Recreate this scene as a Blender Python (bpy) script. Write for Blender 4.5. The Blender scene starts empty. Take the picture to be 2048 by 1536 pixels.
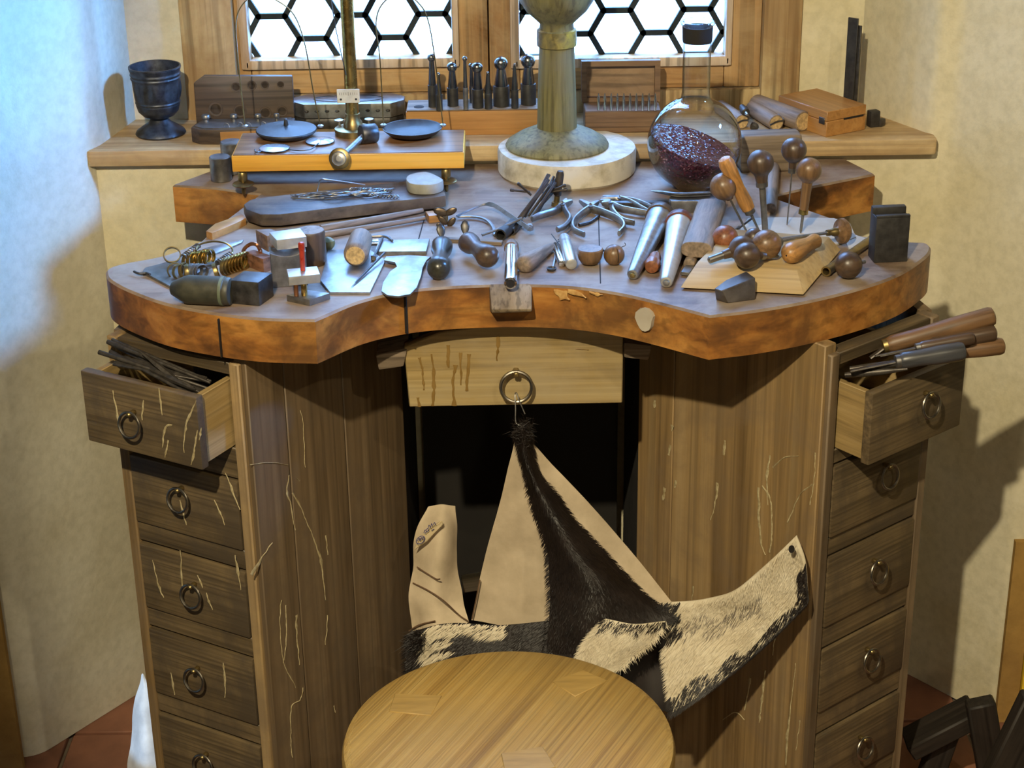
import bpy, bmesh, math, random
from mathutils import Vector, Matrix, Euler, noise
random.seed(7)
S = bpy.context.scene
COL = S.collection
V = Vector
PI = math.pi

# ------------------------------------------------------------------ camera
F_PX, PITCH, ROLL, CAM_H = 3600.0, math.radians(24.0), math.radians(0.9), 1.874
_R0, _U0 = V((1, 0, 0)), V((0, math.sin(PITCH), math.cos(PITCH)))
CF = V((0, math.cos(PITCH), -math.sin(PITCH)))
CR = math.cos(ROLL) * _R0 - math.sin(ROLL) * _U0
CU = math.sin(ROLL) * _R0 + math.cos(ROLL) * _U0
CC = V((0, 0, CAM_H))
cam = bpy.data.cameras.new('camera')
cam_o = bpy.data.objects.new('camera', cam)
COL.objects.link(cam_o)
cam.sensor_width = 36.0
cam.lens = 36.0 * F_PX / 2048.0
cam.clip_start = 0.05
m = Matrix((CR, CU, -CF)).transposed().to_4x4()
m.translation = CC
cam_o.matrix_world = m
S.camera = cam_o

# ------------------------------------------------------------------ world, light, exposure
S.view_settings.view_transform = 'Standard'
S.view_settings.look = 'None'
S.view_settings.gamma = 1.0
S.view_settings.use_curve_mapping = False
S.view_settings.exposure = 0.0
w = bpy.data.worlds.new('world')
S.world = w
w.use_nodes = True
bg = w.node_tree.nodes['Background']
bg.inputs[0].default_value = (0.23, 0.47, 1.0, 1)
bg.inputs[1].default_value = 42.0


def light(name, kind, loc, power, color, target=None, **kw):
    l = bpy.data.lights.new(name, kind)
    l.energy = power
    l.color = color
    for k, v in kw.items():
        setattr(l, k, v)
    o = bpy.data.objects.new(name, l)
    COL.objects.link(o)
    o.location = loc
    if target is not None:
        o.rotation_euler = (V(target) - V(loc)).to_track_quat('-Z', 'Y').to_euler()
    return o


WARM = (1.0, 0.86, 0.58)
light('ceiling_spot_main', 'SPOT', (-0.42, 0.10, 2.75), 330, WARM, (0.48, 2.4, 0.88),
      spot_size=math.radians(51), spot_blend=0.25, shadow_soft_size=0.03)
light('ceiling_spot_second', 'SPOT', (1.05, 0.35, 2.75), 42, WARM, (-0.1, 2.45, 0.8),
      spot_size=math.radians(70), spot_blend=0.7, shadow_soft_size=0.03)
light('added_fill_point', 'POINT', (0.4, -1.7, 2.4), 30, WARM, shadow_soft_size=0.12)  # unseen fill added so the metals mirror a lit room
pl = light('window_portal', 'AREA', (-0.03, 3.16, 1.87), 1, (1, 1, 1), (-0.03, 0.0, 1.87),
           shape='RECTANGLE', size=0.95, size_y=1.6)
pl.data.cycles.is_portal = True
# unseen cool lamp added to turn the left wall blue (side_light_frame below)
light('added_cool_side_light', 'AREA', (2.56, 2.36, 2.75), 27, (0.13, 0.40, 1.0), (-0.82, 2.70, 1.40),
      shape='RECTANGLE', size=0.42, size_y=0.55, spread=math.radians(34))
# narrow cool beam added from the left to light the white patch sheet
light('added_patch_beam', 'SPOT', (-1.75, 0.3, 1.6), 260, (0.42, 0.68, 1.0), (-0.612, 2.57, 0.16),
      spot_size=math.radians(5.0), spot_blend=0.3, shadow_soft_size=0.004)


# ------------------------------------------------------------------ pixel rays (photo frame 2048 x 1536)
def ray(x, y):
    return CF + CR * ((x - 1024) / F_PX) + CU * ((768 - y) / F_PX)


def at(x, y, z):                      # point of the horizontal plane z seen at a photo pixel
    d = ray(x, y)
    return CC + d * ((z - CC.z) / d.z)


def ay(x, y, Y):                      # point of the vertical plane y = Y
    d = ray(x, y)
    return CC + d * (Y / d.y)


def ap(x, y, p0, n):                  # point of any plane
    d = ray(x, y)
    return CC + d * ((V(p0) - CC).dot(V(n)) / d.dot(V(n)))


# ------------------------------------------------------------------ mesh builder
class MB:
    def __init__(s):
        s.v, s.f, s.mi, s.cur = [], [], [], 0

    def add(s, vs, fs, M=None):
        b = len(s.v)
        for p in vs:
            s.v.append(M @ V(p) if M is not None else V(p))
        for f in fs:
            s.f.append([i + b for i in f])
            s.mi.append(s.cur)
        return s

    def box(s, c, d, M=None, bev=0.0, seg=2):
        if bev <= 0:
            x, y, z = d[0] / 2, d[1] / 2, d[2] / 2
            vs = [V(c) + V((a * x, b * y, e * z)) for a in (-1, 1) for b in (-1, 1) for e in (-1, 1)]
            return s.add(vs, [(0, 1, 3, 2), (4, 6, 7, 5), (0, 4, 5, 1), (2, 3, 7, 6), (0, 2, 6, 4), (1, 5, 7, 3)], M)
        bm = bmesh.new()
        bmesh.ops.create_cube(bm, size=1, matrix=Matrix.Translation(c) @ Matrix.Diagonal((d[0], d[1], d[2], 1)))
        bmesh.ops.bevel(bm, geom=bm.edges[:], offset=bev, segments=seg, profile=0.6, affect='EDGES')
        return s.frombm(bm, M)

    def frombm(s, bm, M=None):
        bm.verts.index_update()
        s.add([v.co.copy() for v in bm.verts], [[v.index for v in f.verts] for f in bm.faces], M)
        bm.free()
        return s

    def lathe(s, prof, n=24, M=None, sx=1.0, sy=1.0, wob=None, caps=True):
        vs, fs = [], []
        k = len(prof)
        for r, z in prof:
            for i in range(n):
                a = 2 * PI * i / n
                q = 1.0 if wob is None else wob(a, z)
                vs.append((r * q * sx * math.cos(a), r * q * sy * math.sin(a), z))
        for j in range(k - 1):
            for i in range(n):
                i2 = (i + 1) % n
                fs.append((j * n + i, j * n + i2, (j + 1) * n + i2, (j + 1) * n + i))
        if caps and prof[0][0] > 1e-5:
            fs.append(tuple(range(n - 1, -1, -1)))
        if caps and prof[-1][0] > 1e-5:
            fs.append(tuple((k - 1) * n + i for i in range(n)))
        return s.add(vs, fs, M)

    def tube(s, pts, r, n=8, closed=False, sq=None, M=None):
        pts = [V(p) for p in pts]
        N = len(pts)
        rr = r if isinstance(r, (list, tuple)) else [r] * N
        vs, fs = [], []
        up = V((0, 0, 1))
        prev = None
        for i, p in enumerate(pts):
            if closed:
                t = pts[(i + 1) % N] - pts[i - 1]
            else:
                t = pts[min(i + 1, N - 1)] - pts[max(i - 1, 0)]
            t = t.normalized() if t.length > 1e-9 else V((0, 0, 1))
            if prev is None:
                a = up if abs(t.dot(up)) < 0.9 else V((1, 0, 0))
                u = t.cross(a).normalized()
            else:
                u = (prev - t * prev.dot(t))
                u = u.normalized() if u.length > 1e-9 else t.orthogonal().normalized()
            prev = u
            b = t.cross(u)
            for k in range(n):
                a = 2 * PI * k / n
                cx, cy = math.cos(a), math.sin(a)
                if sq:
                    cx *= sq[0]
                    cy *= sq[1]
                vs.append(p + (u * cx + b * cy) * rr[i])
        for j in range(N if closed else N - 1):
            j2 = (j + 1) % N
            for k in range(n):
                k2 = (k + 1) % n
                fs.append((j * n + k, j * n + k2, j2 * n + k2, j2 * n + k))
        if not closed:
            fs.append(tuple(range(n - 1, -1, -1)))
            fs.append(tuple((N - 1) * n + k for k in range(n)))
        return s.add(vs, fs, M)

    def loft(s, bot, top, M=None):
        n = len(bot)
        vs = [V(p) for p in bot] + [V(p) for p in top]
        fs = [tuple(range(n - 1, -1, -1)), tuple(range(n, 2 * n))]
        for i in range(n):
            j = (i + 1) % n
            fs.append((i, j, n + j, n + i))
        return s.add(vs, fs, M)

    def prism(s, out, z0, z1, M=None):
        a = sum(out[i][0] * out[(i + 1) % len(out)][1] - out[(i + 1) % len(out)][0] * out[i][1] for i in range(len(out)))
        if a < 0:
            out = out[::-1]
        return s.loft([(p[0], p[1], z0) for p in out], [(p[0], p[1], z1) for p in out], M)

    def ball(s, c, r, n=16, M=None, sz=1.0):
        pr = [(r * math.sin(PI * i / (n // 2)), -r * sz * math.cos(PI * i / (n // 2))) for i in range(n // 2 + 1)]
        pr[0] = (0.0, -r * sz)
        pr[-1] = (0.0, r * sz)
        T = Matrix.Translation(c)
        return s.lathe([(max(a, 1e-6), b) for a, b in pr], n, (M @ T) if M is not None else T)

    def bevel(s, off, seg=2, ang=40):
        bm = bmesh.new()
        bv = [bm.verts.new(p) for p in s.v]
        for f in s.f:
            try:
                bm.faces.new([bv[i] for i in f])
            except ValueError:
                pass
        bmesh.ops.recalc_face_normals(bm, faces=bm.faces[:])
        ed = [e for e in bm.edges if len(e.link_faces) == 2 and e.calc_face_angle(0) > math.radians(ang)]
        bmesh.ops.bevel(bm, geom=ed, offset=off, segments=seg, profile=0.6, affect='EDGES', clamp_overlap=True)
        s.v, s.f, s.mi = [], [], []
        s.frombm(bm)
        return s

    def jitter(s, amp, sc=20.0, seed=0.0):
        s.v = [p + V((noise.noise(p * sc + V((seed, 0, 0))), noise.noise(p * sc + V((0, seed + 9, 0))),
                      noise.noise(p * sc + V((0, 0, seed + 17))))) * amp for p in s.v]
        return s

    def mesh(s, name, mats, sharp=38, smooth=True):
        me = bpy.data.meshes.new(name)
        me.from_pydata([tuple(p) for p in s.v], [], s.f)
        for mt in (mats if isinstance(mats, (list, tuple)) else [mats]):
            me.materials.append(mt)
        if max(s.mi or [0]) > 0:
            me.polygons.foreach_set('material_index', s.mi)
        bm = bmesh.new()
        bm.from_mesh(me)
        bmesh.ops.recalc_face_normals(bm, faces=bm.faces[:])
        bm.to_mesh(me)
        bm.free()
        if smooth:
            me.shade_smooth()
            me.set_sharp_from_angle(angle=math.radians(sharp))
        me.update()
        return me


WM = {}


def O(name, mb, mat, parent=None, W=None, sharp=38, mesh=None, smooth=True):
    """one mesh object; vertices are authored in the frame W (world matrix)"""
    me = mesh or mb.mesh(name, mat, sharp, smooth)
    o = bpy.data.objects.new(name, me)
    COL.objects.link(o)
    if W is None:
        W = WM[parent.name] if parent else Matrix.Identity(4)
    if parent:
        o.parent = parent
        o.matrix_local = WM[parent.name].inverted() @ W
    else:
        o.matrix_world = W
    WM[o.name] = W.copy()
    return o


def tag(o, label, cat, group=None):
    o['label'] = label
    o['category'] = cat
    if group:
        o['group'] = group
    return o


def thing(name, label, cat, W=None, group=None):
    o = bpy.data.objects.new(name, None)
    COL.objects.link(o)
    o.empty_display_size = 0.02
    W = W if W is not None else Matrix.Identity(4)
    o.matrix_world = W
    WM[o.name] = W.copy()
    return tag(o, label, cat, group)


def struct(name, mb, mat, W=None, sharp=38):
    o = O(name, mb, mat, None, W, sharp)
    o['kind'] = 'structure'
    return o


def TR(p):
    return Matrix.Translation(V(p))


def RZ(a):
    return Matrix.Rotation(a, 4, 'Z')


def axisM(P, Q, roll=0.0):
    """frame at P whose local Z runs to Q"""
    P, Q = V(P), V(Q)
    z = (Q - P).normalized()
    a = V((0, 0, 1)) if abs(z.z) < 0.95 else V((0, 1, 0))
    x = a.cross(z).normalized()
    y = z.cross(x)
    M = Matrix((x, y, z)).transposed().to_4x4()
    M.translation = P
    return M @ RZ(roll)


def frameX(P, X, up=(0, 0, 1)):
    """frame at P with local X along X, local Z near up"""
    x = V(X).normalized()
    z = V(up)
    z = (z - x * z.dot(x)).normalized()
    y = z.cross(x)
    M = Matrix((x, y, z)).transposed().to_4x4()
    M.translation = V(P)
    return M


def catmull(pts, n=6, closed=False):
    pts = [V(p) for p in pts]
    N = len(pts)
    out = []
    rng = N if closed else N - 1
    for i in range(rng):
        p0 = pts[(i - 1) % N] if (closed or i > 0) else pts[0] * 2 - pts[1]
        p1, p2 = pts[i], pts[(i + 1) % N]
        p3 = pts[(i + 2) % N] if (closed or i + 2 < N) else pts[-1] * 2 - pts[-2]
        for k in range(n):
            t = k / n
            out.append(0.5 * ((2 * p1) + (p2 - p0) * t + (2 * p0 - 5 * p1 + 4 * p2 - p3) * t * t
                              + (3 * p1 - p0 - 3 * p2 + p3) * t ** 3))
    if not closed:
        out.append(pts[-1])
    return out


# ------------------------------------------------------------------ materials
def newmat(name):
    mt = bpy.data.materials.new(name)
    mt.use_nodes = True
    nt = mt.node_tree
    b = nt.nodes['Principled BSDF']
    return mt, nt, b


def nd(nt, typ, **kw):
    n = nt.nodes.new(typ)
    for k, v in kw.items():
        if k.startswith('i_'):
            key = k[2:]
            n.inputs[int(key) if key.isdigit() else key].default_value = v
        else:
            setattr(n, k, v)
    return n


def ramp(nt, stops):
    r = nt.nodes.new('ShaderNodeValToRGB')
    e = r.color_ramp.elements
    while len(e) > 1:
        e.remove(e[-1])
    e[0].position = stops[0][0]
    e[0].color = (*stops[0][1], 1)
    for p, c in stops[1:]:
        q = e.new(p)
        q.color = (*c, 1)
    return r


def mix(nt, fac, a, b, blend='MIX'):
    n = nt.nodes.new('ShaderNodeMix')
    n.data_type = 'RGBA'
    n.blend_type = blend
    for sock, val in ((n.inputs[0], fac), (n.inputs[6], a), (n.inputs[7], b)):
        if hasattr(val, 'links'):
            nt.links.new(val, sock)
        elif isinstance(val, (int, float)):
            sock.default_value = val
        else:
            sock.default_value = (*val, 1)
    return n.outputs[2]


def coords(nt, scale=(1, 1, 1), rot=(0, 0, 0)):
    tc = nt.nodes.new('ShaderNodeTexCoord')
    mp = nt.nodes.new('ShaderNodeMapping')
    mp.inputs['Scale'].default_value = scale
    mp.inputs['Rotation'].default_value = rot
    nt.links.new(tc.outputs['Object'], mp.inputs[0])
    return mp.outputs[0]


def noise_n(nt, vec, sc, det=4.0, rough=0.6, dist=0.0):
    n = nd(nt, 'ShaderNodeTexNoise', i_Scale=sc, i_Detail=det, i_Roughness=rough, i_Distortion=dist)
    nt.links.new(vec, n.inputs['Vector'])
    return n.outputs['Fac']


def bump(nt, b, h, strength, dist=0.002):
    n = nd(nt, 'ShaderNodeBump', i_Strength=strength, i_Distance=dist)
    nt.links.new(h, n.inputs['Height'])
    nt.links.new(n.outputs[0], b.inputs['Normal'])


def wood(name, dark, mid, lite, axis='X', across=90.0, along=5.0, rough=0.55, bmp=0.35, dirt=None, dirt_amt=0.5,
         dirt_sc=9.0, spec=0.4, rot=(0, 0, 0), cuts=(0.38, 0.5, 0.62), bdist=0.0012, lines=0.45):
    mt, nt, b = newmat(name)
    sc = {'X': (along, across, across), 'Y': (across, along, across), 'Z': (across, across, along)}[axis]
    vec = coords(nt, sc, rot)
    g = noise_n(nt, vec, 1.0, 5.0, 0.65, 0.6)
    sc2 = tuple(q * 0.16 for q in sc)
    vec2 = coords(nt, sc2, rot)
    g2 = noise_n(nt, vec2, 1.0, 3.0, 0.5, 1.0)
    ad = nd(nt, 'ShaderNodeMath', operation='MULTIPLY_ADD')
    ad.inputs[1].default_value = 0.5
    nt.links.new(g, ad.inputs[0])
    mu = nd(nt, 'ShaderNodeMath', operation='MULTIPLY')
    mu.inputs[1].default_value = 0.5
    nt.links.new(g2, mu.inputs[0])
    nt.links.new(mu.outputs[0], ad.inputs[2])
    r = ramp(nt, [(cuts[0], dark), (cuts[1], mid), (cuts[2], lite)])
    nt.links.new(ad.outputs[0], r.inputs[0])
    colr = r.outputs[0]
    if lines > 0:
        vec3 = coords(nt, tuple((q * 2.4 if q > 20 else q * 0.55) for q in sc), rot)
        g3 = noise_n(nt, vec3, 1.0, 2.0, 0.5, 0.3)
        r3 = ramp(nt, [(0.36, (1 - lines,) * 3), (0.50, (1, 1, 1))])
        nt.links.new(g3, r3.inputs[0])
        colr = mix(nt, 1.0, colr, r3.outputs[0], 'MULTIPLY')
    if dirt is not None:
        dv = coords(nt, (1, 1, 1))
        d = noise_n(nt, dv, dirt_sc, 6.0, 0.65, 0.4)
        dr = ramp(nt, [(0.42, (0, 0, 0)), (0.62, (dirt_amt,) * 3)])
        nt.links.new(d, dr.inputs[0])
        colr = mix(nt, dr.outputs[0], colr, dirt)
    nt.links.new(colr, b.inputs['Base Color'])
    b.inputs['Roughness'].default_value = rough
    b.inputs['Specular IOR Level'].default_value = spec
    bump(nt, b, ad.outputs[0], bmp, bdist)
    return mt


def solid(name, c, c2=None, rough=0.5, metal=0.0, sc=40.0, bmp=0.1, spec=0.5, cuts=(0.35, 0.65), rvar=0.15, bdist=0.001):
    mt, nt, b = newmat(name)
    vec = coords(nt)
    f = noise_n(nt, vec, sc, 5.0, 0.6)
    c2 = c2 or tuple(q * 0.65 for q in c)
    r = ramp(nt, [(cuts[0], c2), (cuts[1], c)])
    nt.links.new(f, r.inputs[0])
    nt.links.new(r.outputs[0], b.inputs['Base Color'])
    mr = nd(nt, 'ShaderNodeMapRange')
    mr.inputs['To Min'].default_value = max(0.03, rough - rvar)
    mr.inputs['To Max'].default_value = min(1.0, rough + rvar)
    nt.links.new(f, mr.inputs[0])
    nt.links.new(mr.outputs[0], b.inputs['Roughness'])
    b.inputs['Metallic'].default_value = metal
    b.inputs['Specular IOR Level'].default_value = spec
    if bmp:
        bump(nt, b, f, bmp, bdist)
    return mt


def plaster(name, c, stain, sc=3.5, dado=None):
    mt, nt, b = newmat(name)
    vec = coords(nt)
    a = noise_n(nt, vec, sc, 6.0, 0.6, 0.3)
    r = ramp(nt, [(0.38, stain), (0.58, c)])
    nt.links.new(a, r.inputs[0])
    f = noise_n(nt, vec, 60.0, 5.0, 0.6)
    r2 = ramp(nt, [(0.3, (0.86, 0.86, 0.84)), (0.6, (1, 1, 1))])
    nt.links.new(f, r2.inputs[0])
    colr = mix(nt, 1.0, r.outputs[0], r2.outputs[0], 'MULTIPLY')
    nt.links.new(colr, b.inputs['Base Color'])
    b.inputs['Roughness'].default_value = 0.9
    b.inputs['Specular IOR Level'].default_value = 0.15
    h = noise_n(nt, vec, 22.0, 7.0, 0.6)
    bump(nt, b, h, 0.35, 0.006)
    return mt


M_PLASTER = plaster('cream_plaster', (0.70, 0.64, 0.47), (0.62, 0.55, 0.36))
M_PLASTER_L = plaster('grey_plaster', (0.66, 0.62, 0.50), (0.57, 0.52, 0.39))
M_OCHRE = plaster('ochre_paint', (0.40, 0.24, 0.07), (0.28, 0.16, 0.05))
M_YELLOW = solid('yellow_paint', (0.85, 0.60, 0.04), (0.75, 0.50, 0.03), 0.6, sc=8)
M_TILE = solid('terracotta', (0.28, 0.12, 0.07), (0.18, 0.075, 0.045), 0.7, sc=9, bmp=0.3)
M_GROUT = solid('grout', (0.22, 0.17, 0.12), None, 0.9)
M_SNOW = solid('snow', (0.80, 0.82, 0.85), None, 0.9, sc=3)
M_FACADE = solid('white_facade', (0.42, 0.42, 0.40), None, 0.9, sc=3)
M_DARKROOM = solid('room_plaster', (0.50, 0.43, 0.30), (0.42, 0.36, 0.25), 0.9, sc=4)
M_CEIL = solid('room_ceiling', (0.25, 0.18, 0.11), None, 0.9, sc=4)

M_TOP = wood('bench_top_wood', (0.125, 0.078, 0.050), (0.20, 0.132, 0.088), (0.28, 0.195, 0.135), 'X', 34, 7, 0.55, 0.3,
             (0.33, 0.26, 0.19), 0.75, 11.0, 0.4, lines=0.14)
M_EDGE = wood('bench_edge_wood', (0.13, 0.05, 0.014), (0.34, 0.135, 0.028), (0.50, 0.235, 0.055), 'X', 30, 9, 0.42, 0.3,
              (0.10, 0.045, 0.018), 0.75, 11.0, 0.5, cuts=(0.38, 0.48, 0.60), lines=0.3)
M_EDGE2 = wood('bench_back_wood', (0.10, 0.035, 0.014), (0.20, 0.075, 0.03), (0.30, 0.12, 0.04), 'X', 30, 9, 0.45, 0.3)
M_SEAM = solid('dark_gap', (0.012, 0.008, 0.006), None, 0.9, bmp=0)
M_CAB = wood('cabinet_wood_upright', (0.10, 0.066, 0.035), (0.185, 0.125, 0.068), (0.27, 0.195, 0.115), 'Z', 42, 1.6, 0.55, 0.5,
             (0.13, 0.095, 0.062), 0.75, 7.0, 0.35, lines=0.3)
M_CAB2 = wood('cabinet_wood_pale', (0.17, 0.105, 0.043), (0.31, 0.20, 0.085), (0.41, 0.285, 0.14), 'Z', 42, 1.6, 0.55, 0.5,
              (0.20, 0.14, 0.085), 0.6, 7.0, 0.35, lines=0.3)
M_DRAW = wood('drawer_wood', (0.07, 0.048, 0.024), (0.15, 0.105, 0.053), (0.235, 0.165, 0.085), 'X', 80, 2.6, 0.5, 0.5,
              (0.07, 0.053, 0.036), 0.75, 9.0, 0.4, lines=0.35)
M_DRAW_S = wood('drawer_side_wood', (0.20, 0.13, 0.05), (0.34, 0.23, 0.09), (0.44, 0.31, 0.14), 'Y', 60, 3.0, 0.6, 0.3, lines=0.25)
M_CDRAW = wood('centre_drawer_wood', (0.22, 0.15, 0.06), (0.38, 0.27, 0.11), (0.47, 0.36, 0.18), 'X', 70, 2.0, 0.42, 0.25,
               (0.40, 0.33, 0.22), 0.5, 5.0, 0.5, lines=0.15)
M_STAIN = solid('varnish_run', (0.27, 0.165, 0.05), (0.20, 0.115, 0.03), 0.35, sc=30, bmp=0)
M_BARE = solid('bare_chipped_wood', (0.60, 0.38, 0.14), (0.42, 0.21, 0.06), 0.6, sc=120, bmp=0.4)
M_DRIP = solid('cream_paint_run', (0.52, 0.44, 0.26), (0.30, 0.23, 0.11), 0.7, sc=150, bmp=0.3)
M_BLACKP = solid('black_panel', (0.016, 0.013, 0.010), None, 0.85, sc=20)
M_PALEB = wood('pale_board_wood', (0.42, 0.36, 0.24), (0.55, 0.48, 0.34), (0.65, 0.58, 0.44), 'X', 40, 3)
M_STOOL = wood('stool_wood', (0.29, 0.165, 0.045), (0.47, 0.29, 0.08), (0.54, 0.36, 0.12), 'X', 170, 2.0, 0.5, 0.9,
               (0.33, 0.23, 0.085), 0.45, 5.0, 0.35, bdist=0.003, lines=0.24)
M_STOOL2 = wood('tenon_wood', (0.36, 0.235, 0.075), (0.45, 0.29, 0.09), (0.51, 0.35, 0.12), 'X', 60, 10, 0.5, 0.4, lines=0.12)
M_SILL = wood('sill_wood', (0.40, 0.26, 0.12), (0.56, 0.40, 0.21), (0.66, 0.51, 0.30), 'X', 60, 4, 0.6, 0.4,
              (0.28, 0.18, 0.10), 0.5, 10, lines=0.22)
M_FRAME = wood('window_frame_wood', (0.30, 0.15, 0.055), (0.46, 0.26, 0.10), (0.58, 0.36, 0.16), 'Z', 45, 4, 0.5, 0.3,
               (0.55, 0.40, 0.22), 0.5, 8)
M_FRAMEX = wood('window_rail_wood', (0.30, 0.15, 0.055), (0.46, 0.26, 0.10), (0.58, 0.36, 0.16), 'X', 45, 4, 0.5, 0.3,
                (0.55, 0.40, 0.22), 0.5, 8)
M_OUTER = wood('weathered_frame', (0.34, 0.22, 0.10), (0.50, 0.37, 0.19), (0.60, 0.47, 0.27), 'Z', 35, 4, 0.7, 0.6,
               (0.25, 0.13, 0.05), 0.6, 7)
M_LEAD = solid('lead_came', (0.02, 0.03, 0.035), None, 0.5, 0.3)

M_STEEL = solid('steel', (0.42, 0.42, 0.42), (0.26, 0.25, 0.24), 0.40, 0.9, 60, 0.12)
M_STEEL_D = solid('dark_steel', (0.12, 0.115, 0.11), (0.055, 0.05, 0.05), 0.42, 0.75, 60, 0.2)
M_STEEL_G = solid('grey_steel', (0.30, 0.29, 0.28), (0.17, 0.16, 0.15), 0.42, 0.85, 50, 0.2)
M_STEEL_N = solid('burnished_steel', (0.26, 0.26, 0.27), (0.18, 0.18, 0.19), 0.24, 1.0, 40, 0.0, rvar=0.06)
M_CHROME = solid('polished_steel', (0.72, 0.72, 0.72), (0.6, 0.6, 0.6), 0.16, 1.0, 30, 0.0, rvar=0.06)
M_IRON = solid('black_iron', (0.055, 0.052, 0.05), (0.03, 0.028, 0.027), 0.5, 0.4, 70, 0.3)
M_PEWTER = solid('pewter', (0.075, 0.08, 0.09), (0.035, 0.038, 0.045), 0.42, 0.7, 90, 0.6)
M_BRASS = solid('brass', (0.62, 0.42, 0.13), (0.42, 0.28, 0.09), 0.28, 1.0, 50, 0.05)
M_BRASS_D = solid('dull_brass', (0.36, 0.27, 0.11), (0.22, 0.16, 0.075), 0.38, 0.9, 60, 0.1)
M_ALU = solid('aluminium', (0.62, 0.61, 0.58), (0.50, 0.48, 0.44), 0.4, 0.75, 60, 0.15)
M_STONE = solid('oilstone', (0.36, 0.345, 0.29), (0.27, 0.255, 0.21), 0.7, sc=50, bmp=0.3)
M_STONE_W = solid('white_plaster_disc', (0.62, 0.57, 0.47), (0.36, 0.31, 0.22), 0.8, sc=30, bmp=0.5, cuts=(0.3, 0.55))
M_GREEN = wood('green_column_paint', (0.115, 0.10, 0.04), (0.195, 0.17, 0.065), (0.265, 0.23, 0.10), 'Z', 60, 6, 0.6, 0.4,
               (0.16, 0.14, 0.09), 0.5, 16)
M_YBAND = wood('yellow_column_paint', (0.33, 0.25, 0.03), (0.55, 0.42, 0.03), (0.66, 0.52, 0.06), 'Z', 60, 8, 0.5, 0.3)
M_RED = solid('red_plastic', (0.45, 0.05, 0.02), (0.30, 0.03, 0.015), 0.3)
M_CARD = solid('grey_card', (0.50, 0.45, 0.37), (0.40, 0.35, 0.28), 0.8, sc=12)
M_PAPER = solid('white_plate', (0.66, 0.64, 0.55), (0.5, 0.48, 0.4), 0.6)
M_INK = solid('blue_ink', (0.06, 0.06, 0.22), None, 0.7, bmp=0)
M_INKB = solid('black_ink', (0.02, 0.02, 0.02), None, 0.7, bmp=0)


def hwood(name, c, **kw):
    d = tuple(q * 0.5 for q in c)
    l = tuple(min(1, q * 1.35) for q in c)
    a = dict(axis='Z', across=110, along=14, rough=0.36, bmp=0.15, spec=0.5, lines=0.2)
    a.update(kw)
    return wood(name, d, c, l, **a)


H_DARK = hwood('handle_dark_walnut', (0.085, 0.052, 0.032))
H_BROWN = hwood('handle_brown_wood', (0.19, 0.105, 0.048))
H_RED = hwood('handle_red_wood', (0.24, 0.085, 0.035))
H_LIGHT = hwood('handle_light_wood', (0.50, 0.24, 0.07))
H_PEAR = hwood('handle_pear_wood', (0.42, 0.21, 0.065))
H_GREY = hwood('grey_worn_wood', (0.24, 0.175, 0.125), rough=0.6)
H_BLACK = hwood('handle_black', (0.045, 0.042, 0.032), rough=0.28)
H_PALE = hwood('pale_end_wood', (0.55, 0.38, 0.18), rough=0.6)
W_GREY = wood('grey_wood_block', (0.12, 0.085, 0.055), (0.22, 0.165, 0.115), (0.30, 0.235, 0.17), 'X', 70, 5, 0.65, 0.3)
W_WEDGE = wood('wedge_board_wood', (0.37, 0.25, 0.11), (0.46, 0.32, 0.145), (0.52, 0.38, 0.19), 'X', 60, 3, 0.6, 0.3, lines=0.15)
W_BOX = wood('box_wood_orange', (0.30, 0.14, 0.04), (0.41, 0.20, 0.06), (0.48, 0.26, 0.085), 'X', 60, 4, 0.4, 0.15, lines=0.15)
W_DKBOX = wood('box_wood_dark', (0.045, 0.030, 0.021), (0.075, 0.05, 0.035), (0.115, 0.078, 0.055), 'X', 60, 4, 0.5, 0.2)
W_MIDBOX = wood('box_wood_brown', (0.11, 0.06, 0.033), (0.19, 0.11, 0.06), (0.27, 0.17, 0.10), 'X', 60, 4, 0.5, 0.2)
W_PANEL = wood('burl_panel', (0.17, 0.10, 0.055), (0.29, 0.185, 0.105), (0.36, 0.24, 0.14), 'X', 25, 10, 0.5, 0.15)
W_SCALE = wood('scale_base_wood', (0.66, 0.30, 0.04), (0.80, 0.42, 0.06), (0.86, 0.50, 0.09), 'X', 60, 3, 0.32, 0.1, spec=0.6, lines=0.12)
W_SCALET = wood('scale_base_top', (0.17, 0.075, 0.03), (0.25, 0.12, 0.05), (0.30, 0.15, 0.065), 'X', 60, 3, 0.3, 0.1, spec=0.6)
W_PALETTE = wood('dark_palette_board', (0.035, 0.024, 0.017), (0.065, 0.045, 0.032), (0.11, 0.078, 0.055), 'X', 50, 5, 0.5, 0.3,
                 (0.24, 0.18, 0.12), 0.5, 9)
M_SUEDE = solid('pale_suede', (0.66, 0.54, 0.38), (0.44, 0.35, 0.235), 0.95, sc=18, bmp=0.25, spec=0.1, cuts=(0.3, 0.7))
M_FURK = solid('black_fur', (0.018, 0.012, 0.010), (0.010, 0.007, 0.006), 0.5, sc=30, bmp=0.2, spec=0.35)
M_FURW = solid('white_fur', (0.74, 0.66, 0.50), (0.62, 0.53, 0.37), 0.6, sc=30, bmp=0.2, spec=0.3)
M_FUR_SHADE = solid('crease_shade_fur', (0.30, 0.26, 0.20), (0.16, 0.13, 0.10), 0.6, sc=30, bmp=0.2, spec=0.3)


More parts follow.
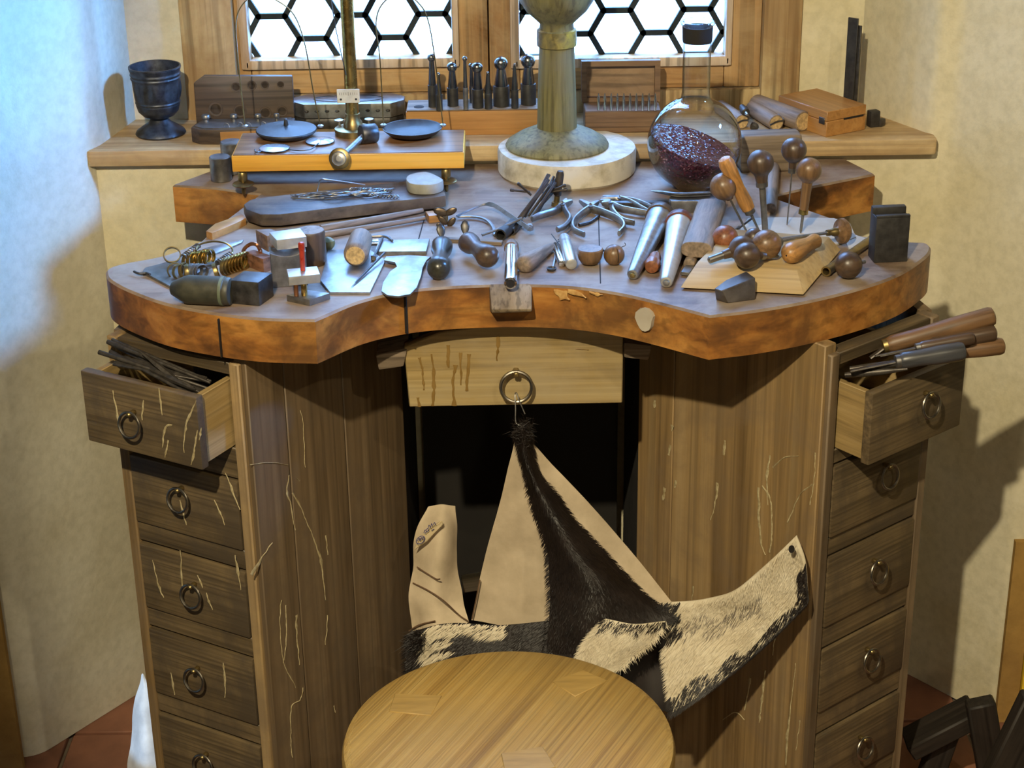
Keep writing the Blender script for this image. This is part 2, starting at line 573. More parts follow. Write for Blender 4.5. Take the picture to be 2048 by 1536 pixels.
def glassmat(name, tint, gl=0.10, rough=0.02, edge=(0.9, 0.93, 0.95)):
    """thin clear glass: lets light straight through, mirrors at grazing angles"""
    mt, nt, b = newmat(name)
    nt.nodes.remove(b)
    out = nt.nodes['Material Output']
    t = nd(nt, 'ShaderNodeBsdfTransparent')
    g = nd(nt, 'ShaderNodeBsdfGlossy')
    g.inputs['Roughness'].default_value = rough
    lw = nd(nt, 'ShaderNodeLayerWeight')
    lw.inputs[0].default_value = 0.5
    pw_ = nd(nt, 'ShaderNodeMath', operation='POWER')
    pw_.inputs[1].default_value = 2.2
    nt.links.new(lw.outputs['Facing'], pw_.inputs[0])
    ad = nd(nt, 'ShaderNodeMath', operation='MULTIPLY_ADD')
    ad.inputs[1].default_value = 0.75
    ad.inputs[2].default_value = gl
    r_ = ramp(nt, [(0.0, tint), (0.38, tint), (0.92, edge)])
    nt.links.new(lw.outputs['Facing'], r_.inputs[0])
    nt.links.new(r_.outputs[0], t.inputs[0])
    ad.use_clamp = True
    nt.links.new(pw_.outputs[0], ad.inputs[0])
    mx = nd(nt, 'ShaderNodeMixShader')
    nt.links.new(ad.outputs[0], mx.inputs[0])
    nt.links.new(t.outputs[0], mx.inputs[1])
    nt.links.new(g.outputs[0], mx.inputs[2])
    nt.links.new(mx.outputs[0], out.inputs[0])
    return mt


M_LENS = solid('lens_glass', (0.72, 0.76, 0.80), (0.6, 0.65, 0.7), 0.12, 0.6, 20, 0, rvar=0.04)
M_YBAND2 = wood('worn_yellow_band', (0.10, 0.09, 0.05), (0.24, 0.19, 0.06), (0.45, 0.36, 0.05), 'Z', 40, 30, 0.5, 0.3)
M_PANE = glassmat('window_glass', (0.97, 0.99, 1.0), 0.03)
M_FLASK = glassmat('flask_glass', (0.90, 0.93, 0.96), 0.06, 0.02, (0.05, 0.08, 0.10))


def garnet():
    mt, nt, b = newmat('garnet_grains')
    vec = coords(nt)
    v = nd(nt, 'ShaderNodeTexVoronoi', i_Scale=420.0)
    nt.links.new(vec, v.inputs['Vector'])
    r = ramp(nt, [(0.0, (0.030, 0.006, 0.012)), (0.7, (0.085, 0.018, 0.032)), (0.94, (0.13, 0.03, 0.045)), (0.985, (0.4, 0.22, 0.26))])
    sx = nd(nt, 'ShaderNodeSeparateColor')
    nt.links.new(v.outputs['Color'], sx.inputs[0])
    nt.links.new(sx.outputs[0], r.inputs[0])
    nt.links.new(r.outputs[0], b.inputs['Base Color'])
    b.inputs['Roughness'].default_value = 0.12
    b.inputs['Specular IOR Level'].default_value = 0.9
    geo = nd(nt, 'ShaderNodeNewGeometry')
    vm = nd(nt, 'ShaderNodeVectorMath', operation='MULTIPLY_ADD')
    nt.links.new(v.outputs['Color'], vm.inputs[0])
    vm.inputs[1].default_value = (0.7, 0.7, 0.7)
    vs = nd(nt, 'ShaderNodeVectorMath', operation='SUBTRACT')
    nt.links.new(geo.outputs['Normal'], vs.inputs[0])
    vs.inputs[1].default_value = (0.35, 0.35, 0.35)
    nt.links.new(vs.outputs[0], vm.inputs[2])
    vn = nd(nt, 'ShaderNodeVectorMath', operation='NORMALIZE')
    nt.links.new(vm.outputs[0], vn.inputs[0])
    nt.links.new(vn.outputs[0], b.inputs['Normal'])
    return mt


M_GARNET = garnet()
M_BULLET = solid('green_black_metal', (0.085, 0.08, 0.055), (0.05, 0.048, 0.035), 0.5, 0.3, 60, 0.2)
M_VERDI = solid('verdigris', (0.16, 0.19, 0.12), (0.10, 0.12, 0.08), 0.6, 0.1)
M_COPPER = solid('copper', (0.50, 0.22, 0.10), (0.34, 0.14, 0.06), 0.32, 0.9, 50, 0.1)
M_OLIVE = solid('olive_wax', (0.16, 0.15, 0.055), (0.11, 0.10, 0.04), 0.4)
W_RED = wood('red_brown_block', (0.12, 0.05, 0.025), (0.21, 0.095, 0.05), (0.30, 0.15, 0.08), 'X', 60, 5, 0.5, 0.2)
M_BRASS_K = solid('dark_bronze', (0.14, 0.10, 0.065), (0.07, 0.05, 0.035), 0.35, 0.8, 60, 0.2)
M_ROD = solid('rusty_rod', (0.085, 0.068, 0.055), (0.045, 0.035, 0.03), 0.5, 0.4, 80, 0.3)
H_REDD = hwood('collar_red_wood', (0.13, 0.035, 0.022))
M_FILE = solid('file_steel', (0.115, 0.10, 0.085), (0.055, 0.047, 0.04), 0.45, 0.6, 90, 0.35)
H_BROWN2 = hwood('file_handle_wood', (0.16, 0.085, 0.038), rough=0.45)
H_BLUE = hwood('file_handle_blue', (0.055, 0.055, 0.06), rough=0.35)
M_SUEDE2 = solid('yellowed_suede', (0.62, 0.50, 0.30), (0.52, 0.41, 0.24), 0.95, sc=20, bmp=0.2, spec=0.1)
M_LIGHT_PATCH = solid('light_patch_white', (0.74, 0.76, 0.80), (0.6, 0.62, 0.66), 0.9, sc=40, bmp=0.4, spec=0.1)
M_STITCH = solid('brown_stitch', (0.16, 0.09, 0.045), None, 0.8)
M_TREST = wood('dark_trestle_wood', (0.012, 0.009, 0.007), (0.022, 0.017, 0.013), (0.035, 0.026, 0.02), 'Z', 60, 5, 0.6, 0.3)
M_STAKE = solid('stake_iron', (0.15, 0.13, 0.115), (0.09, 0.075, 0.065), 0.5, 0.4, 60, 0.3)
W_PINW = wood('bench_pin_wood', (0.16, 0.115, 0.07), (0.25, 0.19, 0.125), (0.32, 0.25, 0.17), 'Y', 60, 5, 0.7, 0.3)

# ================================================================== SETTING
ZT, ZU = 1.0, 0.938            # bench top, its underside
ZS = 1.036                     # sill top
YW = 3.03                      # window plane
YF = 2.86                      # wall under the sill

fl = MB()
fl.box((0, 0.2, -0.03), (6, 6.4, 0.04))
floor = struct('floor', fl, M_GROUT)
tile_me = MB().box((0, 0, 0), (0.192, 0.192, 0.012), None, 0.002, 1).mesh('floor_tile', M_TILE)
for i in range(-6, 6):
    for j in range(0, 5):
        x, y = i * 0.2 + 0.1, 2.0 + j * 0.2
        if -1.15 < x < 1.15:
            O('floor_tile', None, None, floor, TR((x, y, -0.007)), mesh=tile_me)

struct('wall_back', MB().prism([(-0.70, YF), (0.74, YF), (0.74, 3.3), (-0.70, 3.3)], 0, 1.009), M_PLASTER)


def soft(pts, r, n=5):
    """round the inner corners of an open polyline"""
    out = [V((*pts[0], 0))]
    for a, b, c in zip(pts, pts[1:], pts[2:]):
        a, b, c = V((*a, 0)), V((*b, 0)), V((*c, 0))
        p, q = b + (a - b).normalized() * r, b + (c - b).normalized() * r
        for k in range(n + 1):
            t = k / n
            out.append(p.lerp(b, t).lerp(b.lerp(q, t), t))
    out.append(V((*pts[-1], 0)))
    return [(p.x, p.y) for p in out]


lw = soft([(-0.643, YW), (-0.676, YF), (-0.845, 2.63), (-2.6, 2.58)], 0.03)
struct('wall_left', MB().prism(lw + [(-2.6, 3.3), (-0.643, 3.3)], 0, 3.4), M_PLASTER_L, sharp=60)
ER = ay(2026, 1078, 2.70)
rw = soft([(0.605, YW), (0.692, 2.868), (0.728, 2.852), (ER.x, 2.70), (2.6, 2.66)], 0.012)
struct('wall_right', MB().prism(rw + [(2.6, 3.3), (0.605, 3.3)], 0, 3.4), M_PLASTER, sharp=60)
struct('wall_above_window', MB().box((0, 3.17, 3.04), (1.4, 0.3, 0.76)), M_PLASTER)
struct('wall_niche_left', MB().box((-0.60, 3.165, 1.9), (0.12, 0.27, 1.8)), M_PLASTER_L)
struct('wall_niche_right', MB().box((0.555, 3.165, 1.9), (0.13, 0.27, 1.8)), M_PLASTER)
struct('trim_1', MB().box((-1.75, 2.598, 0.31), (1.78, 0.012, 0.62), TR((0, 0, 0))), M_OCHRE)
struct('trim_2', MB().box((ER.x + 0.020, 2.694, ER.z / 2), (0.036, 0.012, ER.z)), M_OCHRE)
struct('trim_3', MB().box((ER.x + 0.64, 2.688, ER.z / 2), (1.2, 0.012, ER.z)), M_YELLOW)
struct('wall_room_left', MB().box((-2.65, 0.2, 1.70), (0.1, 5.8, 3.4)), M_DARKROOM)
struct('wall_room_right', MB().box((2.65, 0.2, 1.70), (0.1, 5.8, 3.4)), M_DARKROOM)
struct('wall_room_rear', MB().box((0, -2.7, 1.70), (5.4, 0.1, 3.4)), M_DARKROOM)
w2 = MB()  # invented frame built round the added side lamp
for (dy, dz, sy, sz) in ((0, 0.33, 0.56, 0.06), (0, -0.33, 0.56, 0.06), (-0.25, 0, 0.06, 0.6), (0.25, 0, 0.06, 0.6)):
    w2.box((2.585, 2.36 + dy, 2.75 + dz), (0.05, sy, sz), None, 0.004, 1)
struct('side_light_frame', w2, M_DARKROOM)
struct('ceiling', MB().box((0, 0.3, 3.45), (5.4, 6.2, 0.1)), M_CEIL)

# sill board
sl = MB()
sl.prism(soft([(-0.650, YW + 0.02), (-0.690, 2.842), (0.700, 2.836), (0.700, 2.868), (0.610, YW + 0.02)], 0.008, 3), 1.009, ZS)
sl.bevel(0.004, 2, 50)
struct('sill', sl, M_SILL)

# window
win = thing('window_1', '', '')
del win['label'], win['category']
win['kind'] = 'structure'
WIN_TOP = 2.64
O('frame_post', MB().box((-0.506, YW + 0.04, 1.85), (0.090, 0.10, 1.64), None, 0.006), M_OUTER, win)
O('frame_post', MB().box((0.467, YW + 0.04, 1.85), (0.066, 0.10, 1.64), None, 0.006), M_OUTER, win)
O('frame_rail', MB().box((-0.02, YW + 0.045, 1.053), (0.93, 0.09, 0.040), None, 0.004), M_OUTER, win)
O('frame_rail', MB().box((-0.02, YW + 0.045, WIN_TOP), (1.06, 0.09, 0.06), None, 0.004), M_OUTER, win)


def rect_edge(a, b, z, h):
    return (V(((a + b) / 2, 0, z)), V((b - a, 0, h)))


def clip_poly(poly, x0, x1, z0, z1):
    def cut(pl, f):
        out = []
        for i in range(len(pl)):
            a, b = pl[i], pl[(i + 1) % len(pl)]
            fa, fb = f(a), f(b)
            if fa >= 0:
                out.append(a)
            if fa * fb < 0:
                t = fa / (fa - fb)
                out.append((a[0] + (b[0] - a[0]) * t, a[1] + (b[1] - a[1]) * t))
        return out
    for f in (lambda p: p[0] - x0, lambda p: x1 - p[0], lambda p: p[1] - z0, lambda p: z1 - p[1]):
        poly = cut(poly, f)
        if len(poly) < 3:
            return []
    return poly


def clip_seg(a, b, x0, x1, z0, z1):
    t0, t1 = 0.0, 1.0
    dx, dz = b[0] - a[0], b[1] - a[1]
    for p, q in ((-dx, a[0] - x0), (dx, x1 - a[0]), (-dz, a[1] - z0), (dz, z1 - a[1])):
        if abs(p) < 1e-9:
            if q < 0:
                return None
        else:
            t = q / p
            if p < 0:
                t0 = max(t0, t)
            else:
                t1 = min(t1, t)
    if t1 - t0 < 1e-4:
        return None
    return (a[0] + dx * t0, a[1] + dz * t0), (a[0] + dx * t1, a[1] + dz * t1)


def sash(x0, x1, gx0, gx1, gz0, hexx, hexz):
    """x0..x1 sash, gx0..gx1 glass"""
    z0, z1 = 1.074, WIN_TOP - 0.03
    gz1 = z1 - 0.05
    for a, b in ((x0, gx0), (gx1, x1)):
        O('sash_stile', MB().box(((a + b) / 2, YW + 0.028, (z0 + z1) / 2), (b - a, 0.036, z1 - z0), None, 0.004), M_FRAME, win)
    O('sash_rail', MB().box(((gx0 + gx1) / 2, YW + 0.028, (z0 + gz0 - 0.004) / 2), (gx1 - gx0, 0.036, gz0 - 0.004 - z0), None, 0.004), M_FRAMEX, win)
    O('sash_rail', MB().box(((gx0 + gx1) / 2, YW + 0.028, (z1 + gz1) / 2), (gx1 - gx0, 0.036, z1 - gz1), None, 0.004), M_FRAMEX, win)
    md = MB()
    for (a, b, c, d) in ((gx0 - 0.016, gx0, gz0 - 0.02, gz1), (gx1, gx1 + 0.012, gz0 - 0.02, gz1)):
        md.box(((a + b) / 2, YW + 0.008, (c + d) / 2), (b - a, 0.014, d - c), None, 0.004)
    md.box(((gx0 + gx1) / 2, YW + 0.008, gz0 - 0.012), (gx1 - gx0 + 0.02, 0.014, 0.017), None, 0.004)
    O('sash_moulding', md, M_SASHW, win)
    s = 0.0455
    h = math.sqrt(3) * s
    cx0, cx1, cz0, cz1 = gx0 - 0.012, gx1 + 0.012, gz0 - 0.016, gz1 + 0.01
    cm = MB()
    segs = set()
    n = 0
    for i in range(-4, 8):
        for j in range(-3, 21):
            cx = hexx + i * 1.5 * s
            cz = hexz + (j + (0.5 if i % 2 else 0.0)) * h
            pl = [(cx + s * math.cos(PI / 3 * k), cz + s * math.sin(PI / 3 * k)) for k in range(6)]
            c = clip_poly([(cx + (p[0] - cx) * 0.97, cz + (p[1] - cz) * 0.97) for p in pl], cx0, cx1, cz0, cz1)
            if len(c) >= 3:
                O('pane', MB().loft([(p[0], YW + 0.033, p[1]) for p in c], [(p[0], YW + 0.035, p[1]) for p in c]), M_PANE, win, smooth=False)
            for k in range(6):
                a, b = pl[k], pl[(k + 1) % 6]
                key = tuple(sorted(((round(a[0], 3), round(a[1], 3)), (round(b[0], 3), round(b[1], 3)))))
                if key in segs:
                    continue
                segs.add(key)
                e = clip_seg(a, b, cx0, cx1, cz0, cz1)
                if e:
                    p, q = V((e[0][0], YW + 0.034, e[0][1])), V((e[1][0], YW + 0.034, e[1][1]))
                    L = (q - p).length
                    cm.box((L / 2, 0, 0), (L + 0.004, 0.008, 0.0098), frameX(p, q - p, (0, -1, 0)) @ Matrix.Rotation(PI / 2, 4, 'X'))
    O('lead_came', cm, M_LEAD, win)


M_SASHW = wood('pale_sash_paint', (0.42, 0.28, 0.17), (0.58, 0.45, 0.34), (0.66, 0.55, 0.45), 'Z', 40, 5, 0.45, 0.2)
hL, hR = ay(543, 33, YW + 0.03), ay(1190 + 53, 30, YW + 0.03)
O('meeting_post', MB().box((-0.031, YW + 0.058, 1.85), (0.07, 0.03, 1.6)), M_FRAME, win)
sash(-0.461, -0.0315, -0.438, -0.093, 1.139, hL.x, hL.z - 0.0394)
sash(-0.030, 0.434, 0.022, 0.372, 1.134, ay(1234, 21, YW + 0.03).x, ay(1234, 21, YW + 0.03).z - 0.0394)

# outside the window: snowy yard, and a house wall added to dim the low sky
struct('yard_ground', MB().box((0, 5.2, 0.35), (12, 3.6, 0.1)), M_SNOW)
hs_ = thing('added_yard_wall', 'white house wall added across the yard to dim the low sky', 'house', TR((0, 6.6, 0.4)))
O('wall', MB().box((0, 0.2, 1.6), (12, 0.3, 3.2)), M_FACADE, hs_)

# ================================================================== WORKBENCH
bench = thing('workbench', 'large wooden goldsmith workbench with curved thick top, two drawer cabinets and one middle drawer',
              'workbench', TR((0, 2.5, 0)))


def xy(x, y):
    p = at(x, y, ZT)
    return (p.x, p.y)


def arc(pxs, n=7):
    return [(p.x, p.y) for p in catmull([V((*xy(*p), 0)) for p in pxs], n)]


front_mid = arc([(630, 640), (720, 603), (810, 583), (900, 574), (1020, 570), (1130, 573), (1220, 584), (1300, 601), (1420, 632)])
right_lobe = arc([(1420, 632), (1520, 620), (1620, 602), (1720, 577), (1800, 548), (1850, 515), (1862, 496), (1850, 485), (1815, 483), (1717, 471)])
left_lobe = arc([(400, 483), (330, 510), (250, 526), (217, 536), (212, 548), (222, 562), (260, 582), (330, 607), (420, 625), (520, 637), (630, 640)])
back = [xy(1690, 445), xy(1540, 393), xy(1630, 372), xy(1750, 348), (0.552, YF - 0.002), (-0.478, YF - 0.002), xy(345, 370), xy(430, 376), xy(520, 388), xy(430, 455)]
outline = front_mid + right_lobe[1:] + back + left_lobe[:-1]
tp = MB()
n = len(outline)
inset = []
for i in range(n):
    a, b, c = V(outline[i - 1]), V(outline[i]), V(outline[(i + 1) % n])
    d = ((b - a).normalized() + (c - b).normalized())
    d = d.normalized() if d.length > 1e-6 else (c - b).normalized()
    inset.append(b + V((-d.y, d.x)) * 0.003)
vs = [(p[0], p[1], ZU) for p in outline] + [(p[0], p[1], ZT - 0.003) for p in outline] + [(p.x, p.y, ZT) for p in inset]
tp.cur = 1
tp.add(vs, [(i, (i + 1) % n, n + (i + 1) % n, n + i) for i in range(n)])
tp.cur = 0
b0 = len(tp.v) - 3 * n
for i in range(n):
    j = (i + 1) % n
    tp.f.append([b0 + n + i, b0 + n + j, b0 + 2 * n + j, b0 + 2 * n + i])
    tp.mi.append(0)
tp.f.append([b0 + 2 * n + i for i in range(n)])
tp.mi.append(0)
tp.cur = 1
tp.f.append([b0 + i for i in range(n - 1, -1, -1)])
tp.mi.append(1)
top = O('tabletop', tp, [M_TOP, M_EDGE], bench, Matrix.Identity(4), 40)

# joints and cracks of the top, drawn as dark recessed strips
for a, b in (((1197, 432), (1201, 567)), ((852, 425), (809, 581))):
    P, Q = at(*a, ZT), at(*b, ZT)
    L = (Q - P).length
    O('board_joint', MB().box((L / 2, 0, 0.0001), (L, 0.0016, 0.0008)), M_SEAM, top, frameX(P, Q - P))
for px, y0, y1 in ((810, 584, 666), (436, 630, 712)):
    P = at(px, y0, ZT)
    t = V(xy(px + 8, y0 + (-2 if px > 700 else 1))) - V(xy(px - 8, y0 + (4 if px > 700 else -1)))
    M = frameX((P.x, P.y, (ZT + ZU) / 2), (t.x, t.y, 0))
    O('crack', MB().box((0, 0, -0.002), (0.0022 if px > 700 else 0.0012, 0.004, 0.055)), M_SEAM, top, M)
# pale filled plug in the front edge
P = ay(1292, 636, 2.233)
pm = MB().prism([(0.016 * math.cos(a) * (1.0 if math.sin(a) > 0 else 0.8), 0.016 * math.sin(a) * (1 if math.sin(a) > 0 else 1.15)) for a in [k * PI / 7 for k in range(14)]], -0.004, 0.0045)
pm.jitter(0.002, 90)
o = O('wood_plug', pm, M_CARD, top, frameX((P.x, P.y - 0.002, P.z), (0.78, -0.62, 0)) @ Matrix.Rotation(PI / 2, 4, 'X'))
# ---------------------------------------------------------------- cabinets
A_L, C_L = V((-0.356, 2.208, 0)), V((-0.166, 2.50, 0))
A_R, C_R = V((0.419, 2.208, 0)), V((0.192, 2.50, 0))


def planks(A, C, seams, mats, side):
    d = (C - A).normalized()
    nrm = V((d.y, -d.x, 0)) if side < 0 else V((-d.y, d.x, 0))     # towards the knee hole / viewer
    ts = [0.0]
    for px, py in seams:
        p = ap(px, py, A, nrm)
        ts.append((p - A).dot(d))
    ts.append((C - A).length)
    for k in range(len(ts) - 1):
        L = ts[k + 1] - ts[k] - 0.0016
        M = frameX(A + d * (ts[k] + 0.0008) - nrm * 0.011, d)
        b = MB().box((L / 2, 0, 0.47), (L, 0.022, 0.936), None, 0.0015, 1)
        O('side_plank', b, mats[k % len(mats)], bench, M)
    return d, nrm


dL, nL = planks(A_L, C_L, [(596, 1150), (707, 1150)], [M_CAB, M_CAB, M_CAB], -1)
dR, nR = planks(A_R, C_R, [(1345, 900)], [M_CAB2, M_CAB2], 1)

# knee hole: inner sides, back panel
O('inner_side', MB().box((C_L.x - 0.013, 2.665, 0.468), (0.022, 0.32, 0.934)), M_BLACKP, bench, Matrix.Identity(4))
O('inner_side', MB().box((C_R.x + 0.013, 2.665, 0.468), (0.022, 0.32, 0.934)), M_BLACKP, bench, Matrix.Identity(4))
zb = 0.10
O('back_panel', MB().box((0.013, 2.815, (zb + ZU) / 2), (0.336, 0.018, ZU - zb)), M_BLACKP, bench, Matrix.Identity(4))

RING = {}


def ring_pull(parent, M, R=0.0175, r=0.0021):
    """staple and ring; M has local -Y pointing out of the drawer face, origin at the staple"""
    pr = M
    st = MB().box((0, -0.007, 0.0), (0.007, 0.016, 0.006), None, 0.0015, 1)
    O('staple', st, M_BRASS_D, parent, pr)
    if 'm' not in RING:
        pts = [(R * math.sin(2 * PI * k / 28), -0.0105 - 0.010 * (1 - math.cos(2 * PI * k / 28)) * 0.28, -R * 0.86 + R * math.cos(2 * PI * k / 28)) for k in range(28)]
        RING['m'] = MB().tube(pts, r, 8, True).mesh('ring', M_STEEL_R)
    return O('ring', None, None, parent, pr, mesh=RING['m'])


M_STEEL_R = solid('ring_iron', (0.36, 0.33, 0.28), (0.22, 0.19, 0.15), 0.34, 1.0, 60, 0.1)


def cabinet(side, P0, P1, zs, open_d, rings):
    """P0: front end of the drawer face, P1: outer end; side -1 left, +1 right"""
    P0, P1 = V((*P0, 0)), V((*P1, 0))
    d = (P1 - P0).normalized()
    nr = V((d.y, -d.x, 0)) if d.y * side > 0 and side > 0 else V((-d.y, d.x, 0))
    if nr.y > 0:
        nr = -nr
    L = (P1 - P0).length
    # local frame: X to the right on the photo, -Y out of the face
    X = d if side > 0 else -d
    org = P0 if side > 0 else P1
    F = frameX(org, X)                     # local y = F.Y ; out of face = -Y
    # posts
    pw = 0.017
    a = MB()
    O('corner_post', MB().box((-pw / 2 if side > 0 else -pw / 2, 0.010, 0.4625), (pw, 0.03, 0.925), None, 0.002, 1), M_CAB2 if side < 0 else M_CAB, bench, F)
    O('corner_post', MB().box((L + pw / 2, 0.010, 0.4625), (pw, 0.03, 0.925), None, 0.002, 1), M_CAB2 if side < 0 else M_CAB, bench, F)
    # outer side and back of the carcass
    outer = P1 + d * pw
    bk = V((-0.46 if side < 0 else 0.50, 2.80, 0))
    e = (bk - outer)
    O('outer_side', MB().box((e.length / 2, 0, 0.4625), (e.length, 0.018, 0.92)), M_CAB, bench, frameX(outer - e.normalized() * 0.0 + V((0.012 * -side, 0.02, 0)), e))
    # rails between the drawers
    edges = [0.925] + [z for pr in zs for z in pr] + [0.0]
    for k in range(0, len(edges) - 1, 2):
        z1, z0 = edges[k], edges[k + 1]
        if z1 - z0 > 0.004:
            O('rail', MB().box((L / 2, 0.010, (z0 + z1) / 2), (L, 0.024, z1 - z0 - 0.0015), None, 0.0015, 1), M_DRAW, bench, F)
    for k, (z1, z0) in enumerate(zs):
        out = open_d if k == 0 else 0.006
        W = F @ TR((0, -out, z0))
        h = z1 - z0 - 0.003
        if k == 0:
            h = 0.106
            fr = MB().box((L / 2, 0.007, h / 2), (L + 0.004, 0.014, h), None, 0.002, 2)
        else:
            fr = MB().box((L / 2, 0.010, h / 2), (L - 0.003, 0.02, h), None, 0.003, 2)
        dr = O('drawer', fr, M_DRAW, bench, W)
        if k == 0:
            for x in (0.010, L - 0.010):
                O('drawer_side', MB().box((x, 0.014 + 0.10, h / 2 - 0.002), (0.010, 0.20, h - 0.006), None, 0.001, 1), M_DRAW_S, dr, W)
            O('drawer_bottom', MB().box((L / 2, 0.11, 0.006), (L - 0.03, 0.19, 0.006)), M_DRAW_S, dr, W)
        fx = rings[k] if k < len(rings) else rings[-1]
        ring_pull(dr, W @ TR((L * fx[0], 0.0, h * fx[1])))
    return F, L, nr


ZL = [(0.905, 0.797), (0.748, 0.637), (0.604, 0.493), (0.459, 0.343), (0.307, 0.197), (0.162, 0.05)]
FL, LL, nrL = cabinet(-1, (-0.378, 2.220), (-0.547, 2.316), ZL, 0.078, [(0.45, 0.60), (0.49, 0.72), (0.52, 0.62), (0.47, 0.63), (0.47, 0.6)])
ZR = [(0.905, 0.780), (0.756, 0.642), (0.611, 0.495), (0.458, 0.349), (0.309, 0.197), (0.162, 0.05)]
FR, LR, nrR = cabinet(1, (0.438, 2.220), (0.587, 2.340), ZR, 0.066, [(0.56, 0.72), (0.56, 0.74), (0.52, 0.68), (0.52, 0.68), (0.52, 0.62)])

# middle drawer with its runners
zc0, Yc = 0.803, 2.330
cd = MB()
top_c = [(-0.151, 0.897), (-0.10, 0.917), (-0.04, 0.925), (0.02, 0.926), (0.08, 0.924), (0.13, 0.917), (0.157, 0.909)]
prof = [(-0.147, zc0), (0.157, zc0 + 0.001)] + top_c[::-1]
cd.loft([(p[0], Yc, p[1]) for p in prof], [(p[0], Yc + 0.018, p[1]) for p in prof])
cd.bevel(0.0015, 1, 50)
cdr = O('middle_drawer', cd, M_CDRAW, bench, Matrix.Identity(4))
O('drawer_box', MB().box((0.005, 2.49, 0.86), (0.27, 0.28, 0.09)), M_BLACKP, cdr, Matrix.Identity(4))
RP = ay(1032, 740, Yc)
ring_pull(cdr, TR((RP.x, Yc, RP.z)) @ Matrix.Scale(1.25, 4))
for (a, b, c, d_) in (((752, 706), (815, 695), (808, 728), (758, 735)), ((1247, 680), (1303, 686), (1296, 716), (1247, 710))):
    pts = [ay(*q, Yc + 0.004) for q in (a, b, c, d_)]
    rb = MB().loft([(p.x, Yc - 0.006, p.z) for p in pts], [(p.x, Yc + 0.30, p.z) for p in pts]).bevel(0.003, 2, 50)
    O('drawer_runner', rb, W_GREY, bench, Matrix.Identity(4))


def ribbon(path, widths, lift, P0, n, mat, name, parent, W):
    """a thin raised run of paint or varnish following pixels of the plane (P0, n)"""
    pts = [ap(x, y, P0, n) for x, y in path]
    pts = catmull(pts, 8)
    pts = [p + V((0.0016 * noise.noise(p * 90), 0, 0.0006 * noise.noise(p * 70 + V((5, 0, 0))))) for p in pts]
    N = len(pts)
    nn = V(n).normalized()
    if nn.y > 0:
        nn = -nn
    vs, fs = [], []
    for i, p in enumerate(pts):
        t = (pts[min(i + 1, N - 1)] - pts[max(i - 1, 0)])
        t = t.normalized()
        s = t.cross(nn).normalized()
        f = i / (N - 1) * (len(widths) - 1)
        k = min(int(f), len(widths) - 2)
        wd = widths[k] + (widths[k + 1] - widths[k]) * (f - k)
        wd *= 0.66 + 0.7 * noise.noise(p * 160)
        wd = max(wd, 0.0003)
        vs += [p - s * wd, p + nn * lift, p + s * wd]
    for i in range(N - 1):
        a = 3 * i
        fs += [(a, a + 1, a + 4, a + 3), (a + 1, a + 2, a + 5, a + 4)]
    Wi = W.inverted()
    return O(name, MB().add([Wi @ p for p in vs], fs), mat, parent, W)


W0 = TR((0, 2.5, 0))
# bare chipped wood on the curved front edge
for p, wd in (([(1108, 580), (1124, 590), (1138, 600)], [.003, .009, .002]), ([(1136, 582), (1158, 588), (1172, 596)], [.003, .006, .002]), ([(1178, 584), (1192, 588), (1206, 590)], [.002, .004, .001])):
    e0, e1 = V((*xy(1100, 571), 0)), V((*xy(1205, 582), 0))
    dd = (e1 - e0).normalized()
    ribbon(p, wd, 0.0008, (e0 + e1) / 2 + V((0, -0.0022, 0)), (dd.y, -dd.x, 0), M_BARE, 'bare_chip', top, W0)
# varnish runs on the middle drawer
for p, wd in (([(838, 715), (846, 748), (848, 780)], [.003, .002, .0025]), ([(862, 708), (868, 760), (866, 812)], [.002, .003, .003]),
              ([(896, 690), (897, 735)], [.004, .003]), ([(912, 730), (906, 760), (908, 812)], [.004, .003, .004]),
              ([(921, 705), (922, 770)], [.003, .002]), ([(938, 708), (934, 782)], [.004, .0025]), ([(997, 672), (994, 722)], [.004, .002]),
              ([(836, 795), (838, 814)], [.004, .003]), ([(1150, 697), (1178, 700)], [.001, .0015])):
    ribbon(p, wd, 0.0006, (0, Yc - 0.0006, 0), (0, -1, 0), M_STAIN, 'varnish_run', cdr, W0)
# cream paint runs on the cabinet sides
for p, wd in (([(578, 950), (574, 985), (582, 1010), (590, 1060)], [.001, .003, .002, .001]), ([(585, 985), (604, 1020), (612, 1040)], [.002, .002, .001]),
              ([(610, 1035), (632, 1090), (644, 1130), (650, 1200)], [.001, .002, .004, .001]), ([(652, 1070), (655, 1110)], [.0025, .001]),
              ([(562, 1200), (560, 1250), (568, 1325), (592, 1375)], [.002, .001, .0015, .001]), ([(571, 1210), (573, 1270), (567, 1325)], [.0015, .002, .001]),
              ([(592, 1230), (594, 1270), (598, 1330)], [.004, .003, .001]), ([(605, 1375), (600, 1400), (583, 1415), (582, 1480), (584, 1515)], [.001, .001, .002, .001, .002]),
              ([(545, 1085), (530, 1105), (503, 1150)], [.001, .002, .005]), ([(600, 820), (606, 850), (610, 935)], [.001, .001, .0006]),
              ([(655, 1230), (650, 1290)], [.002, .001]), ([(500, 930), (540, 925), (575, 930)], [.0006, .0008, .0006]),
              ([(668, 1410), (671, 1425)], [.002, .0015]), ([(590, 955), (600, 962)], [.001, .001])):
    ribbon(p, wd, 0.0008, A_L + nL * 0.0004, nL, M_DRIP, 'paint_run', bench, W0)
